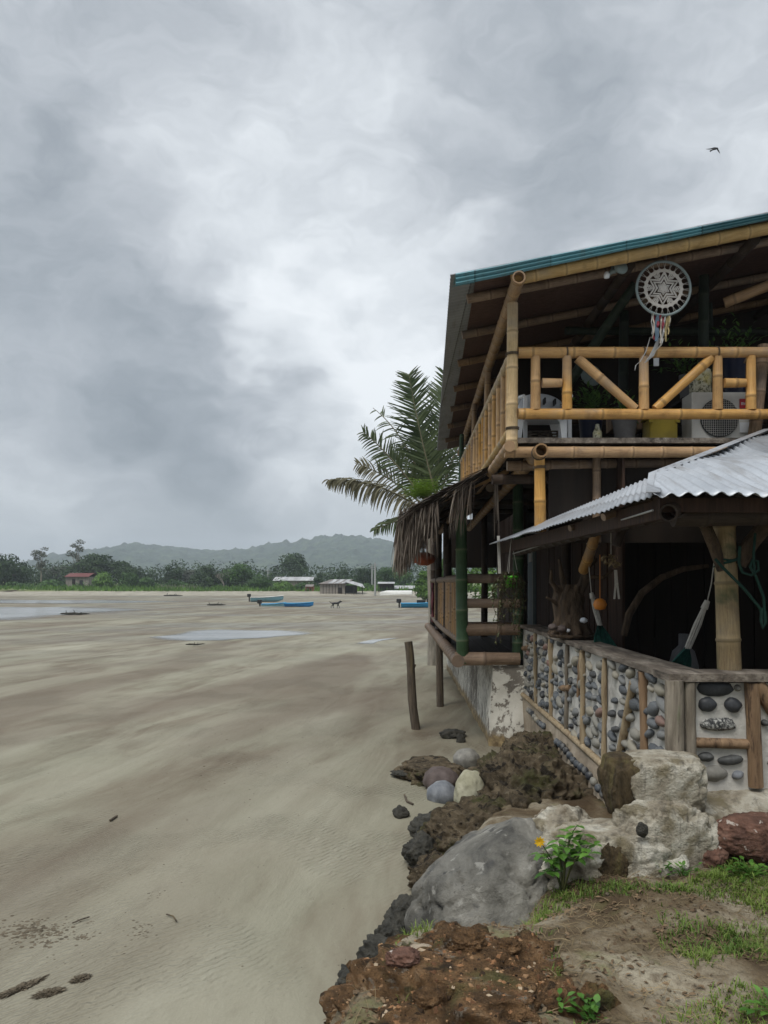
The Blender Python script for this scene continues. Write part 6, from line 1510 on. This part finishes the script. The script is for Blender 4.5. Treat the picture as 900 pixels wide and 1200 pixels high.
# grass, litter and straw: uncountable
def scatter(name, mat, n, fn, seed): mb = MB(); rs = random.Random(seed); [fn(mb, rs) for _ in range(n)]; tag(mb.build(name, M[mat]), kind='stuff')
ROCKC = [(.5, 5.0, .62), (1.5, 4.75, .5)]
def grass1(mb, rs):
    while True:
        x, y = rs.uniform(-.2, 3.8), rs.uniform(2.3, 4.62)
        if any((x-a)**2+(y-b)**2 < r*r for a, b, r in ROCKC) or (x < .66 and y < 3.75 and rs.random() < .93): continue
        den = NZ.fractal(Vector((x*1.7, y*1.7, 6)), 1, 2, 3)+.40*smooth((x-1.1)/.8)+.10*smooth((y-4.2)/.3)-(.35 if 3.2 < y < 4.1 and .75 < x < 1.35 else 0)
        if rs.random() < .05+den*.85: break
    z = bank_z(x, y); k = rs.randint(2, 5)
    for _ in range(k):
        a = rs.uniform(0, 6.28); d = Vector((math.cos(a), math.sin(a), 0)); p = Vector((x, y, z-.004))+d*rs.uniform(0, .018); h = rs.uniform(.012, .055); ln_ = rs.uniform(.2, 1.3); s_ = Vector((-d.y, d.x, 0)); w_ = rs.uniform(.0018, .0036)
        m1 = p+d*h*ln_*.4+Vector((0, 0, h*.65)); e = p+d*h*ln_+Vector((0, 0, h*rs.uniform(.6, 1)))
        mb.add([p-s_*w_, p+s_*w_, m1+s_*w_*.8, m1-s_*w_*.8, e], [(0, 1, 2, 3), (3, 2, 4)])
scatter('grass', 'grass', 12000, grass1, 5)
def litter1(mb, rs):
    while True:
        x, y = rs.uniform(-.3, 3.6), rs.uniform(2.4, 4.65)
        if rs.random() < .25+1.2*NZ.fractal(Vector((x*2, y*2, 16)), 1, 2, 2)+(.4 if y > 4 else 0)+(.3 if x < .7 else 0): break
    z = bank_z(x, y)+.006; a = rs.uniform(0, 6.28); L = rs.uniform(.012, .04); d = Vector((math.cos(a), math.sin(a), rs.uniform(-.2, .5))).normalized(); leaf(mb, Vector((x, y, z)), d, Vector((rs.uniform(-.5, .5), rs.uniform(-.5, .5), 1)), L, L*.5)
scatter('leaf_litter', 'litter', 5200, litter1, 6)
def straw1(mb, rs):
    x, y = rs.uniform(-.2, 3.6), rs.uniform(2.4, 4.65); z = bank_z(x, y)+.008; a = rs.uniform(0, 6.28); L = rs.uniform(.03, .11); d = Vector((math.cos(a), math.sin(a), rs.uniform(-.1, .25))); p = Vector((x, y, z))
    mb.strip([p, p+d*L*.5+Vector((0, 0, .006)), p+d*L], rs.uniform(.0014, .003), Vector((-d.y, d.x, .3)).normalized())
scatter('dry_straw', 'straw', 4500, straw1, 7)
# loose stones lying on the laterite
LED = bpy.data.objects['laterite_ledge']; bpy.context.view_layer.update()
for i, (x, y, r_, m_, lb) in enumerate([(.10, 3.45, .055, 'plaster', 'pale tan stone on the back edge of the laterite ledge'), (.30, 3.38, .075, 'laterite', 'largest orange stone set in the laterite ledge'), (.02, 3.22, .06, 'redrock', 'dark red stone near the left rim of the laterite ledge'),
      (.50, 3.42, .05, 'laterite', 'orange stone between the laterite ledge and the grass'), (.12, 2.98, .05, 'laterite', 'orange brown stone nearest the bottom edge of the photo')]):
    h_ = LED.ray_cast(Vector((x, y, 3))-LED.location, Vector((0, 0, -1))); z = (h_[1]+LED.location).z if h_[0] else bank_z(x, y)
    rock('stone', (x, y, z+r_*.15), (r_*1.25, r_, r_*.7), m_, lb, 130+i, 'stone', 'stones on the laterite ledge', sub=5, amp=.25, freq=1.5, fine=.10, ffreq=6)
# gravel weathering out of the laterite
def chip1(mb, rs):
    a = rs.uniform(0, 6.28); q = rs.random()**.5*1.02; x, y = .26+.62*q*math.cos(a), 3.18+.66*q*math.sin(a)
    dp = bpy.context.evaluated_depsgraph_get() if False else None
    hit = LED.ray_cast(Vector((x, y, 3))-LED.location, Vector((0, 0, -1)))
    if not hit[0]: return
    p = hit[1]+LED.location; r = .003+.013*rs.random()**3; n = hit[2]; u = n.orthogonal().normalized(); u = Quaternion(n, rs.uniform(0, 6.28)) @ u; v = n.cross(u)
    k = [p+u*r*rs.uniform(.7, 1.4), p+v*r*rs.uniform(.5, 1.1), p-u*r*rs.uniform(.7, 1.4), p-v*r*rs.uniform(.5, 1.1), p+n*r*rs.uniform(.4, .9)+u*r*rs.uniform(-.4, .4)]
    mb.add(k, [(0, 1, 4), (1, 2, 4), (2, 3, 4), (3, 0, 4)])
LED = bpy.data.objects['laterite_ledge']; bpy.context.view_layer.update(); scatter('laterite_gravel', 'chips', 2000, chip1, 33)
# pebbles and clods on the bank
mbp = MB(); rs = random.Random(14); small = [rock_mesh('clod', (1, 1, .7), 90+k, sub=2, amp=.25) for k in range(4)]
for _ in range(900):
    x, y = rs.uniform(-.35, 2.6), rs.uniform(2.5, 4.7)
    if rs.random() > (.9 if x < .9 else .35): continue
    r = .003+.014*rs.random()**4; z = bank_z(x, y); me = small[rs.randint(0, 3)]
    mbp.add([(x+v.co.x*r, y+v.co.y*r, z+v.co.z*r+r*.3) for v in me.vertices], [tuple(p.vertices) for p in me.polygons], smooth=True)
tag(mbp.build('soil_clods', M['crumb']), kind='stuff')

# ================================================================== DEBRIS ON THE SAND
mb = MB(); rs = random.Random(23)
def crumb(px, py, sx, sy, n, r0, r1):
    for _ in range(n):
        qx, qy = rs.gauss(px, sx), rs.gauss(py, sy); g = gp(qx, qy); r = rs.uniform(r0, r1); z = beach_z(g[0], g[1]); me = small[rs.randint(0, 3)]
        mb.add([(g[0]+v.co.x*r*1.3, g[1]+v.co.y*r, z+v.co.z*r*.6) for v in me.vertices], [tuple(p.vertices) for p in me.polygons], smooth=True)
crumb(38, 1096, 22, 8, 230, .003, .013); crumb(60, 1086, 26, 4, 60, .003, .009); crumb(165, 1098, 6, 7, 36, .003, .008); crumb(95, 1101, 6, 2, 26, .004, .010); crumb(183, 1050, 5, 4, 14, .003, .007)
crumb(80, 1112, 50, 18, 50, .002, .006); crumb(300, 860, 90, 40, 60, .004, .010); crumb(220, 905, 90, 30, 40, .004, .009); crumb(540, 970, 50, 10, 10, .004, .01); crumb(200, 990, 120, 40, 50, .002, .006)
tag(mb.build('sand_crumbs', M['crumb']), kind='stuff')
for i, (px, py, ang, L, lb) in enumerate([(25, 1162, .9, .13, 'long dark clump of wet sand in the bottom left corner'), (58, 1168, .5, .075, 'shorter dark clump of wet sand right of the long one'), (95, 1152, .6, .05, 'small dark sand clump nearest the rippled patch')]):
    g = gp(px, py); rock('sand_clump', (g[0], g[1], beach_z(g[0], g[1])), (L, .035, .016), 'crumb', lb, 110+i, 'sand clump', 'dark clumps of wet sand', sub=6, amp=.4, freq=3., fine=.5, ffreq=9).rotation_euler = (0, 0, ang)
def twig(label, pts, r):
    mb = MB(); mb.tube([Vector((gp(a, b)[0], gp(a, b)[1], .015+beach_z(*gp(a, b)[:2]))) for a, b in pts], r, 6); tag(mb.build('twig', M['stump']), label, 'twig', 'twigs lying on the sand')
twig('short dark twig lying on the open sand', [(129, 960), (133, 957.5), (137, 955)], .012); twig('thin pale twig beside the scattered sand crumbs', [(85, 1085), (95, 1081), (105, 1078)], .005)
twig('curved dark twig near the blue grey stone', [(474, 933), (477, 940), (484, 943)], .012); twig('forked twig on the sand at the right edge of the ripples', [(195, 1079), (203, 1081), (207, 1086)], .005)
